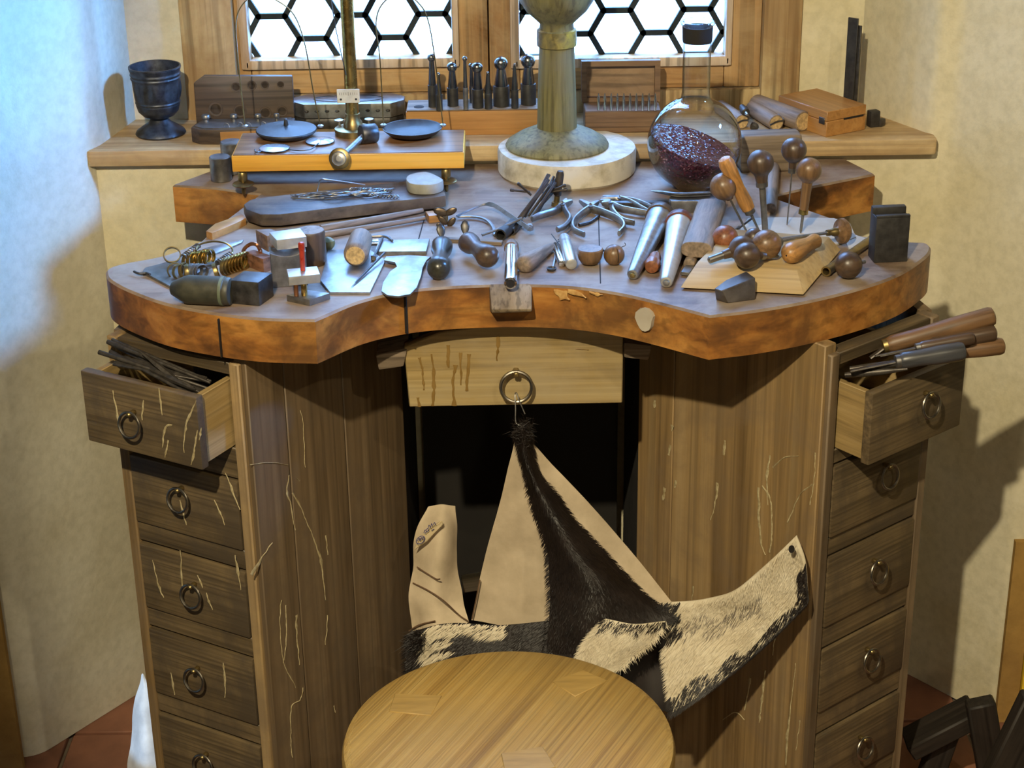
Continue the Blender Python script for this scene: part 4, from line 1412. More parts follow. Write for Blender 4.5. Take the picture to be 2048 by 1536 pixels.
# dark board with wires
slab('palette_board', 'long dark worn board with one rounded end under the balance, wires lying on it', 'board',
     [(487, 408), (500, 398), (540, 392), (700, 374), (800, 362), (868, 372), (890, 382), (892, 390), (870, 394), (760, 404), (640, 418), (560, 428), (520, 428), (492, 418)],
     ZT + 0.0045, ZT + 0.024, W_PALETTE, 0.004)
solo('board_tip', 'bright bare wood tip of a stick beside the right end of the dark board', 'offcut',
     MB().box((0, 0, 0.006), (0.030, 0.024, 0.012), None, 0.002, 2), W_BOX, frameX(at(874, 440, ZT), (0.9, 0.25, 0)))
zbd = ZT + 0.0242
wr = thing('wire_bundle', 'tangled bundle of thin twisted binding wire on the dark board', 'wire', TR(at(690, 392, zbd)))
rnd = random.Random(3)
for k in range(16):
    x0, y0 = 580 + rnd.random() * 70, 384 + rnd.random() * 14
    x1, y1 = 740 + rnd.random() * 55, 376 + rnd.random() * 14
    ps = []
    for i in range(7):
        t = i / 6
        ps.append(at(x0 + (x1 - x0) * t + rnd.uniform(-4, 4), y0 + (y1 - y0) * t + rnd.uniform(-4, 4), zbd + 0.0015 + 0.008 * rnd.random() * math.sin(PI * t)))
    O('wire', MB().tube(catmull(ps, 4), 0.0008, 5), M_STEEL_G, wr, Matrix.Identity(4))
for (a, b) in (((690, 386), (798, 394)), ((700, 378), (785, 381))):
    A, B = at(*a, zbd + 0.003), at(*b, zbd + 0.003)
    d = (B - A).normalized()
    sd = d.cross(V((0, 0, 1)))
    for ph in (0, PI):
        O('twisted_wire', MB().tube([A.lerp(B, i / 60) + sd * (0.0022 * math.cos(i * 0.9 + ph)) + V((0, 0, 0.0022 * math.sin(i * 0.9 + ph))) for i in range(61)], 0.0009, 5), M_STEEL_G, wr, Matrix.Identity(4))
O('wire', MB().tube(catmull([at(634, 383, zbd + 0.002), ay(637, 372, at(636, 384, zbd).y), ay(642, 359, at(636, 384, zbd).y), ay(660, 360, at(660, 384, zbd).y), at(730, 370, zbd + 0.004)], 6), 0.0011, 6), M_STEEL, wr, Matrix.Identity(4))
# grey sharpening stone
stp = [(812, 357), (818, 349), (840, 343), (858, 344), (884, 356), (884, 362), (868, 368), (842, 369), (820, 366)]
slab('sharpening_stone', 'rounded grey sharpening stone on the right end of the dark board', 'stone', stp, zbd + 0.0002, zbd + 0.017, M_STONE, 0.003, None, 3)
# long sticks in front of the board
for (a, b, r, lab) in (((642, 459), (846, 420), 0.0065, 'upper of two long thin brown sticks in front of the dark board'),
                       ((648, 470), (850, 436), 0.0055, 'lower of two long thin brown sticks in front of the dark board')):
    P, Q = at(*a, ZT + r), at(*b, ZT + r)
    turned('thin_stick', lab, 'stick', P, Q, [('stick', rounded(r, (Q - P).length, r * 0.55), H_GREY)], 'thin sticks')
# small orange-sided wooden piece at the left notch
slab('wood_sliver', 'small orange-sided wooden offcut at the left edge under the dark board', 'offcut',
     [(412, 462), (430, 447), (484, 428), (492, 436), (470, 447), (424, 466)], ZT, ZT + 0.011, W_BOX, 0.001)

# ring gauge: rings strung on a wire loop
LC = at(430, 528, ZT + 0.012)
rs = thing('ring_gauge', 'bunch of brass finger-size rings strung on a bent wire loop', 'ring gauge', TR((LC.x, LC.y, ZT)))
loop_px = [(392, 500), (400, 489), (425, 483), (450, 486), (464, 496), (463, 508), (452, 516), (436, 528)]
zz = [0.026, 0.030, 0.034, 0.034, 0.028, 0.022, 0.018, 0.016]
O('wire_loop', MB().tube(catmull([at(p[0], p[1], ZT + z) for p, z in zip(loop_px, zz)], 6), 0.0014, 8), M_BRASS_D, rs, Matrix.Identity(4))


def coil(a, b, r, turns, wr_):
    d = (b - a)
    L = d.length
    M = axisM(a, b)
    N = int(turns * 12)
    return MB().tube([(r * math.cos(2 * PI * i / 12), r * math.sin(2 * PI * i / 12), L * i / N) for i in range(N + 1)], wr_, 6), M


for (a, b, z0, z1) in (((366, 514), (398, 490), 0.022, 0.026), ((435, 526), (463, 507), 0.018, 0.024)):
    A, B = at(*a, ZT + z0), at(*b, ZT + z1)
    mb, M = coil(A, B, 0.0035, 8, 0.0012)
    O('wire_coil', mb, M_STEEL_G, rs, M)
rg = random.Random(5)


def ring(px, py, z, R, yaw, tilt, mat=None, wd=0.0026):
    M = TR(at(px, py, z)) @ RZ(yaw) @ Matrix.Rotation(tilt, 4, 'X')
    mb = MB().lathe([(R, -wd), (R + 0.0013, -wd), (R + 0.0017, 0), (R + 0.0013, wd), (R, wd), (R - 0.0003, 0), (R, -wd)], 24, caps=False)
    O('gauge_ring', mb, mat or M_BRASS, rs, M)


for k in range(6):
    ring(376 + k * 8.5, 521 - k * 1.5 + (k % 2), ZT + 0.0125, 0.0105, math.radians(62), PI / 2, M_BRASS)
for k in range(7):
    ring(452 + k * 6.2, 533 - k * 2.0, ZT + 0.0130, 0.0115, math.radians(66), PI / 2, M_BRASS if k > 1 else M_BRASS_D)
for k in range(4):
    ring(350 + k * 9, 541 + (k % 2) * 3, ZT + 0.0105, 0.0098, math.radians(25 + 22 * k), PI / 2 - 0.2, M_BRASS_D)
for k in range(3):
    ring(384 + k * 9, 543, ZT + 0.0105, 0.0095, math.radians(70 - 15 * k), PI / 2, M_STEEL_G)
ring(432, 543, ZT + 0.011, 0.0105, math.radians(100), PI / 2 - 0.25, M_BRASS_D)
ring(344, 510, ZT + 0.016, 0.0110, math.radians(10), PI / 2 - 0.75, M_BRASS_D)
O('size_bar', MB().box((0, 0, 0), (0.05, 0.006, 0.0035), None, 0.0006, 1), M_STEEL_D, rs, frameX(at(412, 531, ZT + 0.016), at(430, 528, ZT + 0.016) - at(395, 534, ZT + 0.016)))

# dark hooked steel plate at the far left
slab('steel_plate', 'flat dark steel plate under the ring bunch at far left', 'plate',
     [(285, 543), (290, 535), (340, 522), (420, 512), (445, 520), (380, 553), (340, 572)], ZT, ZT + 0.004, M_STEEL_G, 0.0006)
hk = MB().tube(pxbar([(268, 543), (278, 547), (292, 546), (300, 549)], ZT + 0.0052), 0.0018, 6)
solo('steel_hook', 'small dark hook on the tip of the steel plate at the left', 'hook', hk, M_IRON)
slab('scraper_blade', 'thin grey pointed blade lying behind the ring bunch', 'blade',
     [(398, 500), (425, 492), (452, 486), (487, 479), (484, 484), (455, 497), (430, 507), (404, 506)], ZT, ZT + 0.0025, M_STEEL, 0.0004)

# bullet-shaped green-black cylinder
r = 0.0195
P, Q = at(463, 583, ZT + r), at(342, 577, ZT + r)
L = (Q - P).length
bl = thing('rod_bullet', 'dark green cylinder with a pointed end lying at the front left edge', 'cylinder', axisM(P, Q))
O('body', MB().lathe([(0.004, 0.001), (0.012, 0.0), (r - 0.002, 0.001), (r - 0.0005, 0.004), (r - 0.001, 0.008), (r, 0.009), (r, L * 0.72), (r * 0.86, L * 0.80), (r * 0.45, L * 0.98), (r * 0.3, L)], 32), M_BULLET, bl)
O('groove_ring', MB().lathe([(r + 0.0002, 0.0095), (r + 0.0004, 0.011), (r + 0.0002, 0.0135)], 32), M_VERDI, bl)

# dark steel cube
hC = 0.036
slab('steel_cube', 'heavy dark steel cube beside the green cylinder', 'block', [(459, 560), (488, 541), (545, 545), (516, 565)], ZT, ZT + 0.034, M_STEEL_D, 0.0018)
# tall dark wooden cylinder
B = at(624, 526, ZT)
tc = thing('wooden_post', 'squat dark wooden cylinder standing behind the aluminium blocks', 'cylinder', TR(B))
O('post', MB().lathe([(0.0205, 0), (0.0215, 0.002), (0.0208, 0.046), (0.0195, 0.049)], 32), H_DARK, tc)
O('top_face', MB().lathe([(0.0190, 0.0488), (0.0188, 0.0495)], 32), H_GREY, tc)
# saddle block with aluminium slabs on it
P0 = at(545, 576, ZT)
P1 = at(616, 571, ZT)
Ws = frameX(P0, P1 - P0)
Ls = (P1 - P0).length
hs = ay(545, 507, P0.y).z - ZT
prof = [(0, 0), (Ls, 0), (Ls, hs)] + [(Ls * (1 - t), hs - 0.006 * math.sin(PI * t)) for t in [k / 8 for k in range(1, 8)]] + [(0, hs)]
sd = MB().loft([(p[0], 0, p[1]) for p in prof], [(p[0], 0.030, p[1]) for p in prof])
solo('saddle_block', 'upright grey block with a hollowed top edge behind the small die', 'block', sd.bevel(0.0008, 1, 30), M_STEEL_G, Ws)
zsb = ZT + hs
slab('aluminium_slab', 'bright aluminium slab resting on top of the hollowed grey block', 'slab', [(538, 464), (600, 456), (613, 473), (553, 480)], zsb + 0.0005, zsb + 0.0155, M_ALU, 0.0008)
P = at(536, 492, ZT)
slab('wooden_cube', 'reddish wooden cube left of the aluminium slab', 'block', [(511, 459), (540, 457), (556, 464), (534, 472)], ZT + 0.021, ZT + 0.045, W_MIDBOX, 0.001)
slab('reddish_block', 'reddish brown block with a brass loop left of the hollowed block', 'block', [(489, 504), (508, 499), (544, 511), (526, 518)], ZT, ZT + 0.021, W_RED, 0.001)
solo('brass_loop', 'little brass and copper loop standing on the reddish block', 'loop',
     MB().tube(pxbar([(486, 505, ZT + .018), (490, 496, ZT + .026), (502, 488, ZT + .032), (514, 490, ZT + .032), (520, 500, ZT + .024), (521, 506, ZT + .022)], 0), 0.0028, 8), M_COPPER)
# small screw die: base plate, pins, top plate
dpx = [(573, 590), (612, 579), (660, 586), (619, 600)]
slab('die_block', 'small steel die block with two pins at the front left corner', 'die', dpx, ZT, ZT + 0.009, M_STEEL_G, 0.0006)
for (px, py, rr, mt, lab, hh) in ((593, 592, 0.0032, M_COPPER, 'left copper guide pin of the small die', 0.017), (609, 591, 0.0042, M_BRASS, 'right brass guide pin of the small die', 0.017)):
    B = at(px, py, ZT + 0.009)
    solo('guide_pin', lab, 'pin', MB().lathe(rounded(rr, hh), 14), mt, TR(B))
zd = ZT + 0.0262
slab('die_plate', 'bright aluminium top plate of the small die held up on two pins', 'plate', [(573, 538), (634, 532), (640, 548), (577, 554)], zd, zd + 0.0125, M_ALU, 0.0008)
B = at(606, 541, zd + 0.0126)
rd = thing('red_rod', 'short red rod standing upright on the small aluminium plate', 'rod', TR(B))
O('rod', MB().lathe(rounded(0.0035, 0.040), 16), M_RED, rd)
O('cap', MB().lathe([(0.0044, 0.030), (0.0044, 0.0385), (0.0036, 0.0395)], 16), M_RED, rd)
solo('wax_lump', 'small olive-green rounded lump right of the wooden cylinder', 'lump', MB().ball((0, 0, 0.010), 0.0105, 12, None, 0.95).jitter(0.0015, 90), M_OLIVE, TR(at(657, 500, ZT)))

# flat bluish steel plate
slab('bench_plate', 'square flat steel plate reflecting the sky near the left front edge', 'plate', [(656, 500), (735, 496), (771, 520), (740, 584), (660, 584), (641, 560)], ZT, ZT + 0.0042, M_STEEL, 0.0005)
# round stick with pale end
P, Q = at(711, 511, ZT + 0.0042 + 0.0185), at(722, 478, ZT + 0.0042 + 0.0185)
st = thing('mallet_head', 'short round wooden stick with pale end grain on the steel plate', 'stick', axisM(P, Q))
O('stick', MB().lathe([(0.0135, -0.001), (0.0165, 0.002), (0.0175, 0.008), (0.0165, (Q - P).length)], 28), H_GREY, st)
O('end_grain', MB().lathe([(0.0128, -0.0016), (0.0142, 0.0)], 28), H_PALE, st)
# steel flat with ledge
slab('steel_flat', 'rectangular steel flat with bright top, behind the rounded spatula blade', 'plate', [(758, 480), (859, 477), (852, 502), (750, 503)], ZT, ZT + 0.0065, M_STEEL, 0.0006)
slab('steel_strip', 'narrow bright steel strip left of the bracket tool', 'plate', [(724, 477), (757, 474), (757, 486), (726, 487)], ZT, ZT + 0.003, M_CHROME, 0.0004)
th = MB().tube(pxbar([(708, 477), (730, 474), (760, 472), (775, 474), (785, 481)], ZT + 0.0085), [0.0012] * 8 + [0.0026] * 13 + [0.0016] * 4, 8)
thn = thing('bracket_tool', 'T-shaped thin steel bracket tool lying across the steel flat', 'tool', TR(at(760, 490, ZT)))
O('head', th, M_STEEL_G, thn, Matrix.Identity(4))
O('stem', MB().tube([at(765, 476, ZT + 0.009), at(752, 505, ZT + 0.0095), at(747, 514, ZT + 0.008)], 0.0016, 8), M_STEEL_D, thn, Matrix.Identity(4))
O('foot', MB().box((0, 0, 0), (0.007, 0.004, 0.007), None, 0.0008, 1), M_STEEL_D, thn, TR(at(747, 516, ZT + 0.008)))
P, Q = at(702, 574, ZT + 0.0056), at(769, 506, ZT + 0.011)
turned('scriber', 'thin brown scriber lying across the square steel plate', 'scriber', P, Q,
       [('point', [(0.0002, 0), (0.0012, 0.014)], M_STEEL), ('shaft', [(0.0012, 0.014), (0.0016, 0.03), (0.0018, (Q - P).length)], M_STEEL_D)], n=10)
# rounded spatula blade hanging over the edge
slab('spatula_blade', 'rounded flat steel blade overhanging the curved front edge', 'blade',
     [(768, 520), (790, 524), (794, 533), (780, 543), (766, 565), (763, 582), (775, 590), (797, 592), (820, 588), (833, 575), (842, 552), (845, 535), (853, 520), (862, 513), (820, 510), (772, 512)], ZT + 0.0045, ZT + 0.0075, M_STEEL, 0.0005)

# two hand tools with knob handles and leaf blades
for (a, b, tipx, z0, lab, mats) in (((877, 536), (884, 492), (880, 447), 0.017, 'black knob-handled scraper lying point upwards, right of the spatula blade', (H_BLACK, H_BLACK)),
                                    ((975, 512), (936, 484), (930, 440), 0.021, 'brown knob-handled leaf scraper lying beside the bent frame', (H_DARK, H_DARK))):
    P, Q = at(*a, ZT + z0), at(*b, ZT + z0)
    W = axisM(P, Q)
    L = (Q - P).length
    t = thing('leaf_scraper', lab, 'scraper', W, 'leaf scrapers')
    R = 0.0165
    O('handle', MB().lathe([(0.002, -R * 0.92), (R * 0.55, -R * 0.80), (R * 0.92, -R * 0.35), (R, R * 0.1), (R * 0.86, R * 0.75), (R * 0.62, L * 0.52), (R * 0.62, L * 0.62), (R * 0.90, L * 0.85), (R * 0.93, L), (R * 0.5, L * 1.16), (0.003, L * 1.2)], 28), mats[0], t)
    Bq = W @ V((0, 0, L * 1.15))
    Tq = ay(tipx[0], tipx[1], Bq.y + 0.012)
    d = Tq - Bq
    bld = MB()
    pts = [(0.0012, 0), (0.0016, 0.25), (0.0055, 0.5), (0.0065, 0.72), (0.004, 0.92), (0.0006, 1.0)]
    vs = []
    Wb2 = axisM(Bq, Tq)
    Ld = d.length
    bld.lathe([(r_, t_ * Ld) for r_, t_ in pts], 14, None, 1.0, 0.28)
    O('leaf_blade', bld, M_STEEL_D, t, Wb2)
# clip of leaf-shaped pieces
lc = thing('leaf_clip', 'small dark cluster of leaf-shaped metal pieces near the end of the dark board', 'clip', TR(at(890, 448, ZT)))
for (px, py, rx, rz, hh) in ((882, 424, 0.012, 0.3, 0.020), (902, 423, 0.010, -0.5, 0.020), (886, 441, 0.009, 0.8, 0.010), (903, 444, 0.009, -0.9, 0.010), (880, 450, 0.006, 0.1, 0.004)):
    q = at(px, py + hh * 800, ZT + hh)
    O('leaf', MB().ball((0, 0, 0), rx, 14, None, 0.55), M_BRASS_K, lc, TR(ay(px, py, at(px, 452, ZT).y)) @ Matrix.Rotation(rz, 4, 'Y') @ Matrix.Diagonal((1, 0.25, 1, 1)))

# bent steel frame (piercing saw frame) and its rods
fr_ = thing('saw_frame', 'bent flat steel saw frame lying open in the middle of the bench', 'saw frame', TR(at(990, 440, ZT)))
O('spine', MB().tube(pxbar([(913, 432, ZT + .006), (940, 420, ZT + .010), (965, 410, ZT + .014), (982, 409, ZT + .016), (996, 415, ZT + .016), (1030, 438, ZT + .016), (1060, 458, ZT + .015)], 0), [0.0016] * 14 + [0.002, 0.0026, 0.0034] + [0.0042] * 20, 4, False), M_STEEL, fr_, Matrix.Identity(4))
O('bow', MB().tube(pxbar([(915, 433), (945, 433), (970, 438), (985, 452), (990, 470)], ZT + 0.0045), 0.0028, 8, False, (1, 0.6)), M_STEEL_G, fr_, Matrix.Identity(4))
O('blade_rod', MB().tube([at(964, 470, ZT + 0.008), at(1000, 457, ZT + 0.013), at(1044, 436, ZT + 0.024)], 0.0022, 8), M_STEEL_G, fr_, Matrix.Identity(4))
O('end_screw', MB().lathe([(0.0045, 0), (0.005, 0.002), (0.005, 0.007), (0.003, 0.009)], 12), M_STEEL, fr_, TR(at(1060, 460, ZT + 0.006)))
solo('steel_rule', 'short narrow steel strip lying behind the brown scraper handle', 'strip', MB().box((0, 0, 0.0025), ((at(1003, 490, ZT) - at(870, 482, ZT)).length, 0.010, 0.005), None, 0.0006, 1), W_GREY, frameX(at(938, 485, ZT), at(1003, 490, ZT) - at(870, 482, ZT)))
tb = thing('tube_pair', 'pair of short dark tubes lying under the bent steel frame', 'tubes', TR(at(1020, 468, ZT)))
for (a, b, r) in (((1001, 470), (1030, 446), 0.0088), ((1022, 463), (1040, 446), 0.0062)):
    P, Q = at(*a, ZT + r), at(*b, ZT + r)
    L = (Q - P).length
    O('tube', MB().lathe([(r * 0.72, 0.02), (r * 0.74, 0), (r, 0), (r, L), (r * 0.7, L)], 20), M_IRON, tb, axisM(P, Q))
# bundle of dark rods leaning on a small stand
top_a = ay(1121, 342, at(1110, 424, ZT).y + 0.015)
rnd = random.Random(11)
for k in range(12):
    base = at(1036 + 4.2 * k + rnd.uniform(-4, 4), 440 - 1.6 * k + rnd.uniform(-8, 4), ZT + 0.002)
    tipp = ay(1092 + 2.6 * k + rnd.uniform(-5, 5), 348 + rnd.random() * 24, base.y + rnd.uniform(0.03, 0.05))
    turned('steel_rod', 'thin dark steel rod in the leaning bundle before the plaster disc', 'rod', base, tipp,
           [('rod', rounded(0.0015 + 0.0012 * rnd.random(), (tipp - base).length, 0.0022), M_ROD)], 'bundle of dark rods', n=8)
for (a, b, lab) in (((1020, 380), (1060, 384), 'lower dark match-like rod poking out left of the rod bundle'), ((1035, 366), (1062, 390), 'upper dark match-like rod poking out left of the rod bundle'),
                    ((1132, 370), (1095, 384), 'upper dark rod poking out right of the rod bundle'), ((1135, 379), (1085, 386), 'lower dark rod poking out right of the rod bundle')):
    Y = at(1080, 425, ZT).y + 0.01
    P, Q = ay(*a, Y), ay(*b, Y + 0.004)
    turned('match_rod', lab, 'rod', P, Q, [('rod', [(0.0012, 0), (0.0026, 0.001), (0.0026, 0.005), (0.0018, 0.007), (0.0018, (Q - P).length)], M_ROD)], 'match-like rods', n=8)
B = at(1112, 412, ZT)
T1 = ay(1121, 342, B.y)
sp2 = thing('rod_stand', 'upright brass-footed post at the head of the rod bundle', 'post', axisM(B, T1))
L = (T1 - B).length
O('post', MB().lathe([(0.004, 0), (0.004, L * 0.3), (0.006, L * 0.32), (0.0062, L * 0.9), (0.0045, L)], 14), M_ROD, sp2)
O('brass_foot', MB().lathe([(0.0075, 0), (0.0075, 0.006), (0.0048, 0.007), (0.0046, 0.016)], 14), M_BRASS_D, sp2)


# pliers
def pliers(label, legs, jaw, z=0.008, r=0.0042, mat=None):
    c = at(*jaw[0], ZT)
    t = thing('pliers', label, 'pliers', TR(c), 'pliers')
    for lg in legs:
        pts = pxbar(lg, ZT + z, 6)
        N = len(pts)
        rr = [r * (1.15 - 0.35 * i / (N - 1)) for i in range(N)]
        O('handle', MB().tube(pts, rr, 10, False, (0.8, 1.35)), mat or M_STEEL, t, Matrix.Identity(4))
    for k in range(len(jaw) - 1):
        O('jaw', MB().tube(pxbar([jaw[0], jaw[k + 1]], ZT + z + 0.001, 4), [r * 1.5, r * 1.4, r * 1.2, r * 1.0, r * 0.7], 8, False, (1, 1.2)), mat or M_STEEL, t, Matrix.Identity(4))
    O('rivet', MB().lathe([(r * 0.8, 0), (r * 0.8, r * 0.5), (r * 0.5, r * 0.7)], 12), M_STEEL_D, t, TR(at(*jaw[0], ZT + z + r * 1.6)))
    return t


pliers('grey steel pliers lying leftmost of the row, handles spread to the left', [[(1126, 410), (1108, 422), (1080, 430), (1064, 438)], [(1126, 410), (1133, 425), (1140, 438), (1130, 452), (1114, 459)]], [(1125, 411), (1132, 400), (1143, 403)])
pliers('bright steel nippers with curved handles in the middle of the pliers row', [[(1180, 416), (1160, 430), (1147, 444), (1148, 459), (1168, 469)], [(1180, 416), (1215, 428), (1240, 440), (1248, 454), (1238, 467)]], [(1181, 415), (1161, 402), (1196, 404)])
pliers('steel pliers lying half behind the curved nippers', [[(1222, 409), (1228, 425), (1245, 440), (1268, 446)], [(1222, 409), (1245, 418), (1280, 424), (1300, 427)]], [(1221, 408), (1204, 407), (1202, 402)])
pliers('long-nosed pliers pointing up left behind the row', [[(1240, 398), (1262, 404), (1284, 416), (1300, 424)], [(1240, 398), (1270, 402), (1298, 412), (1312, 420)]], [(1238, 398), (1202, 398), (1206, 394)], 0.010, 0.0034)
solo('copper_wire', 'dark curved wire strip lying under the curved nippers', 'wire', MB().tube(pxbar([(1158, 450), (1180, 444), (1197, 432)], ZT + 0.003), 0.0028, 8), M_STEEL_D)
# file / bar behind pliers and tweezers
P, Q = at(1215, 411, ZT + 0.006), at(1337, 409, ZT + 0.006)
solo('steel_bar', 'long brown steel bar lying behind the pliers up to the anvil block', 'bar', MB().box((0, 0, 0), ((Q - P).length, 0.012, 0.011), None, 0.001, 1), M_STEEL_D, frameX((P + Q) / 2, Q - P))
tw = thing('tweezers', 'pointed steel tweezers lying in front of the flask', 'tweezers', TR(at(1370, 390, ZT)))
O('arm', MB().tube(pxbar([(1302, 382), (1330, 386), (1360, 392), (1420, 390)], ZT + 0.022, 5), [0.0012, 0.002, 0.003, 0.004, 0.0042, 0.0042, 0.0042, 0.0042, 0.0042, 0.0042, 0.0042, 0.0042, 0.004, 0.004, 0.004, 0.003], 8, False, (1, .45)), M_STEEL_G, tw, Matrix.Identity(4))
O('arm', MB().tube(pxbar([(1302, 382), (1330, 384), (1360, 387), (1420, 385)], ZT + 0.026, 5), [0.0012, 0.002, 0.003, 0.004, 0.0042, 0.0042, 0.0042, 0.0042, 0.0042, 0.0042, 0.0042, 0.0042, 0.004, 0.004, 0.004, 0.003], 8, False, (1, .45)), M_STEEL, tw, Matrix.Identity(4))
slab('anvil_block', 'rectangular grey steel block behind the ring mandrels', 'block', [(1338, 395), (1346, 388), (1428, 386), (1452, 396), (1444, 402), (1342, 402)], ZT, ZT + 0.019, M_STEEL_G, 0.0015)
solo('steel_pin', 'thin bright steel rod lying in front of the anvil block', 'rod', MB().lathe(rounded(0.0045, (at(1420, 440, ZT) - at(1362, 436, ZT)).length), 12), M_STEEL, axisM(at(1362, 436, ZT + 0.0046), at(1420, 440, ZT + 0.0046)))

# ring mandrels
for (a, b, r0, r1, lab, capm, mat) in (((1266, 548), (1318, 436), 0.0082, 0.0185, 'dull steel ring mandrel with a dark collar, left of the pair', H_DARK, M_STEEL),
                                       ((1333, 563), (1358, 452), 0.0088, 0.0190, 'pale steel ring mandrel with a reddish collar, right of the pair', H_REDD, M_ALU)):
    rr = r0 + 0.001
    P, Q = at(*a, ZT + r0), at(*b, ZT + r1 * 1.13)
    L = (Q - P).length
    t = thing('ring_mandrel', lab, 'mandrel', axisM(P, Q), 'ring mandrels')
    O('cone', MB().lathe([(r0 * 0.55, -0.004), (r0 * 0.85, -0.003), (r0, 0.0), (r1, L)], 28), mat, t)
    O('collar', MB().lathe([(r1, L), (r1 * 1.12, L + 0.001), (r1 * 1.12, L + 0.014), (r1 * 0.9, L + 0.022), (r1 * 0.6, L + 0.026)], 28), capm, t)
    O('tip', MB().lathe([(0.0005, -0.007), (r0 * 0.45, -0.006), (r0 * 0.55, -0.004)], 16), M_BRASS_D if capm is H_DARK else M_STEEL, t)
# flat oval wooden stick
hz = 0.030
P, Q = at(1392, 507, ZT + 0.0125), at(1428, 418, ZT + 0.0125)
P.z = Q.z = ZT + 0.0255
P, Q = at(1393, 500, ZT + 0.026), at(1423, 412, ZT + 0.026)
Lq = (Q - P).length
W = axisM(P, Q)
ov = [(0.0215 * math.copysign(abs(math.cos(a)) ** 0.7, math.cos(a)), 0.0115 * math.copysign(abs(math.sin(a)) ** 0.7, math.sin(a))) for a in [2 * PI * k / 32 for k in range(32)]]
solo('oval_stick', 'flat oval grey-brown wooden stick lying right of the mandrels', 'stick', MB().prism(ov, 0, Lq).bevel(0.001, 1, 50), H_GREY, W)
for (px, py, r, lab) in ((1378, 528, 0.008, 'small brown wooden rod end under the oval stick'),):
    P, Q = at(px, py, ZT + r), at(px + 30, py - 62, ZT + r)
    turned('support_rod', lab, 'rod', P, Q, [('rod', rounded(r, (Q - P).length, 0.007), H_GREY)])
P, Q = at(1370, 548, ZT + 0.004), at(1420, 478, ZT + 0.004)
solo('flat_file', 'flat steel file lying between the oval stick and the wedge board', 'file', MB().box((0, 0, (Q - P).length / 2), (0.013, 0.005, (Q - P).length), None, 0.0008, 1), M_STEEL_G, axisM(P, Q))
# small turned handle between the mandrels
P, Q = at(1304, 532, ZT + 0.0105), at(1316, 497, ZT + 0.0095)
turned('short_graver', 'small reddish turned wooden handle between the two mandrels', 'graver', P, Q,
       [('handle', [(0.004, -0.006), (0.009, -0.004), (0.0115, 0.004), (0.0105, 0.014), (0.0085, 0.024), (0.009, 0.034), (0.0075, 0.042), (0.003, 0.046)], H_RED), ('tang', [(0.0014, 0.046), (0.0012, 0.062)], M_STEEL)])
# half dome and ball with slit
B = at(1180, 528, ZT)
hd_ = thing('half_dome', 'brown wooden half-ball bowl standing flat side up before the pliers', 'half ball', TR(B))
O('dome', MB().lathe([(0.006, 0), (0.0125, 0.0025), (0.0165, 0.009), (0.0185, 0.018), (0.0183, 0.022), (0.0165, 0.0235), (0.001, 0.0232)], 32), H_BROWN, hd_)
B = at(1228, 529, ZT)
bs = thing('slit_ball', 'brown wooden ball with a dark slit beside the half-ball', 'ball', TR(B))
O('ball', MB().ball((0, 0, 0.0145), 0.0148, 24), H_BROWN, bs)
O('slit', MB().tube([V((0.0152 * math.cos(a) * 0.35, -0.0152 * math.cos(a) * 0.93, 0.0145 + 0.0152 * math.sin(a))) for a in [-0.5 + k * 0.2 for k in range(8)]], 0.0005, 6), M_SEAM, bs)
O('pin', MB().tube([(-0.012, 0.008, 0.016), (-0.020, 0.020, 0.020)], 0.0014, 8), M_STEEL_D, bs)
O('wire_end', MB().tube(catmull([(0.010, 0.004, 0.024), (0.016, 0.006, 0.026), (0.015, 0.006, 0.030)], 4), 0.0006, 5), M_STEEL_D, bs)
# polished cylinder with wooden cap
P, Q = at(1021, 566, ZT + 0.0095), at(1023, 488, ZT + 0.0095)
L = (Q - P).length
t = thing('polished_pin', 'bright polished steel cylinder with a wooden end above the bench pin', 'cylinder', axisM(P, Q))
O('barrel', MB().lathe([(0.006, -0.003), (0.0085, -0.001), (0.0092, 0.003), (0.0092, L * 0.86)], 24), M_CHROME, t)
O('wooden_end', MB().lathe([(0.0092, L * 0.86), (0.0105, L * 0.87), (0.0105, L * 0.94), (0.008, L)], 24), H_BROWN, t)
# cone shaped graver handle
P, Q = at(1047, 530, ZT + 0.0125), at(1104, 492, ZT + 0.008)
L = (Q - P).length
turned('cone_handle', 'worn grey-brown cone-shaped wooden handle tapering to the upper right', 'handle', P, Q,
       [('handle', [(0.006, -0.003), (0.011, 0), (0.0135, 0.006), (0.012, 0.03), (0.0075, L * 0.8), (0.005, L)], H_GREY), ('tang', [(0.0012, L), (0.0008, L + 0.030)], M_STEEL_D)])
# ear spoon, small tubes
es = thing('tiny_spoon', 'tiny steel spoon with a dark round bowl near the bench pin', 'spoon', TR(at(1103, 541, ZT)))
O('bowl', MB().lathe([(0.004, 0), (0.0062, 0.001), (0.007, 0.004), (0.006, 0.0045), (0.004, 0.0025)], 18), M_IRON, es)
O('stem', MB().tube([at(1106, 534, ZT + 0.004), at(1110, 515, ZT + 0.003), at(1112, 498, ZT + 0.003)], 0.0014, 8), M_STEEL, es, Matrix.Identity(4))
for (a, b, r, lab, mat) in (((1124, 528), (1110, 490), 0.0052, 'slim shiny steel tube left of the frosted tube', M_CHROME), ((1143, 529), (1128, 475), 0.0085, 'thicker frosted metal tube left of the half-ball', M_ALU)):
    P, Q = at(*a, ZT + r), at(*b, ZT + r)
    turned('metal_tube', lab, 'tube', P, Q, [('tube', rounded(r, (Q - P).length, r * 0.92, 0.35), mat)], 'small metal tubes')
solo('needle', 'fine steel needle behind the slim shiny tube', 'needle', MB().tube([at(1103, 468, ZT + 0.008), at(1118, 488, ZT + 0.008)], 0.0008, 6), M_STEEL_D)
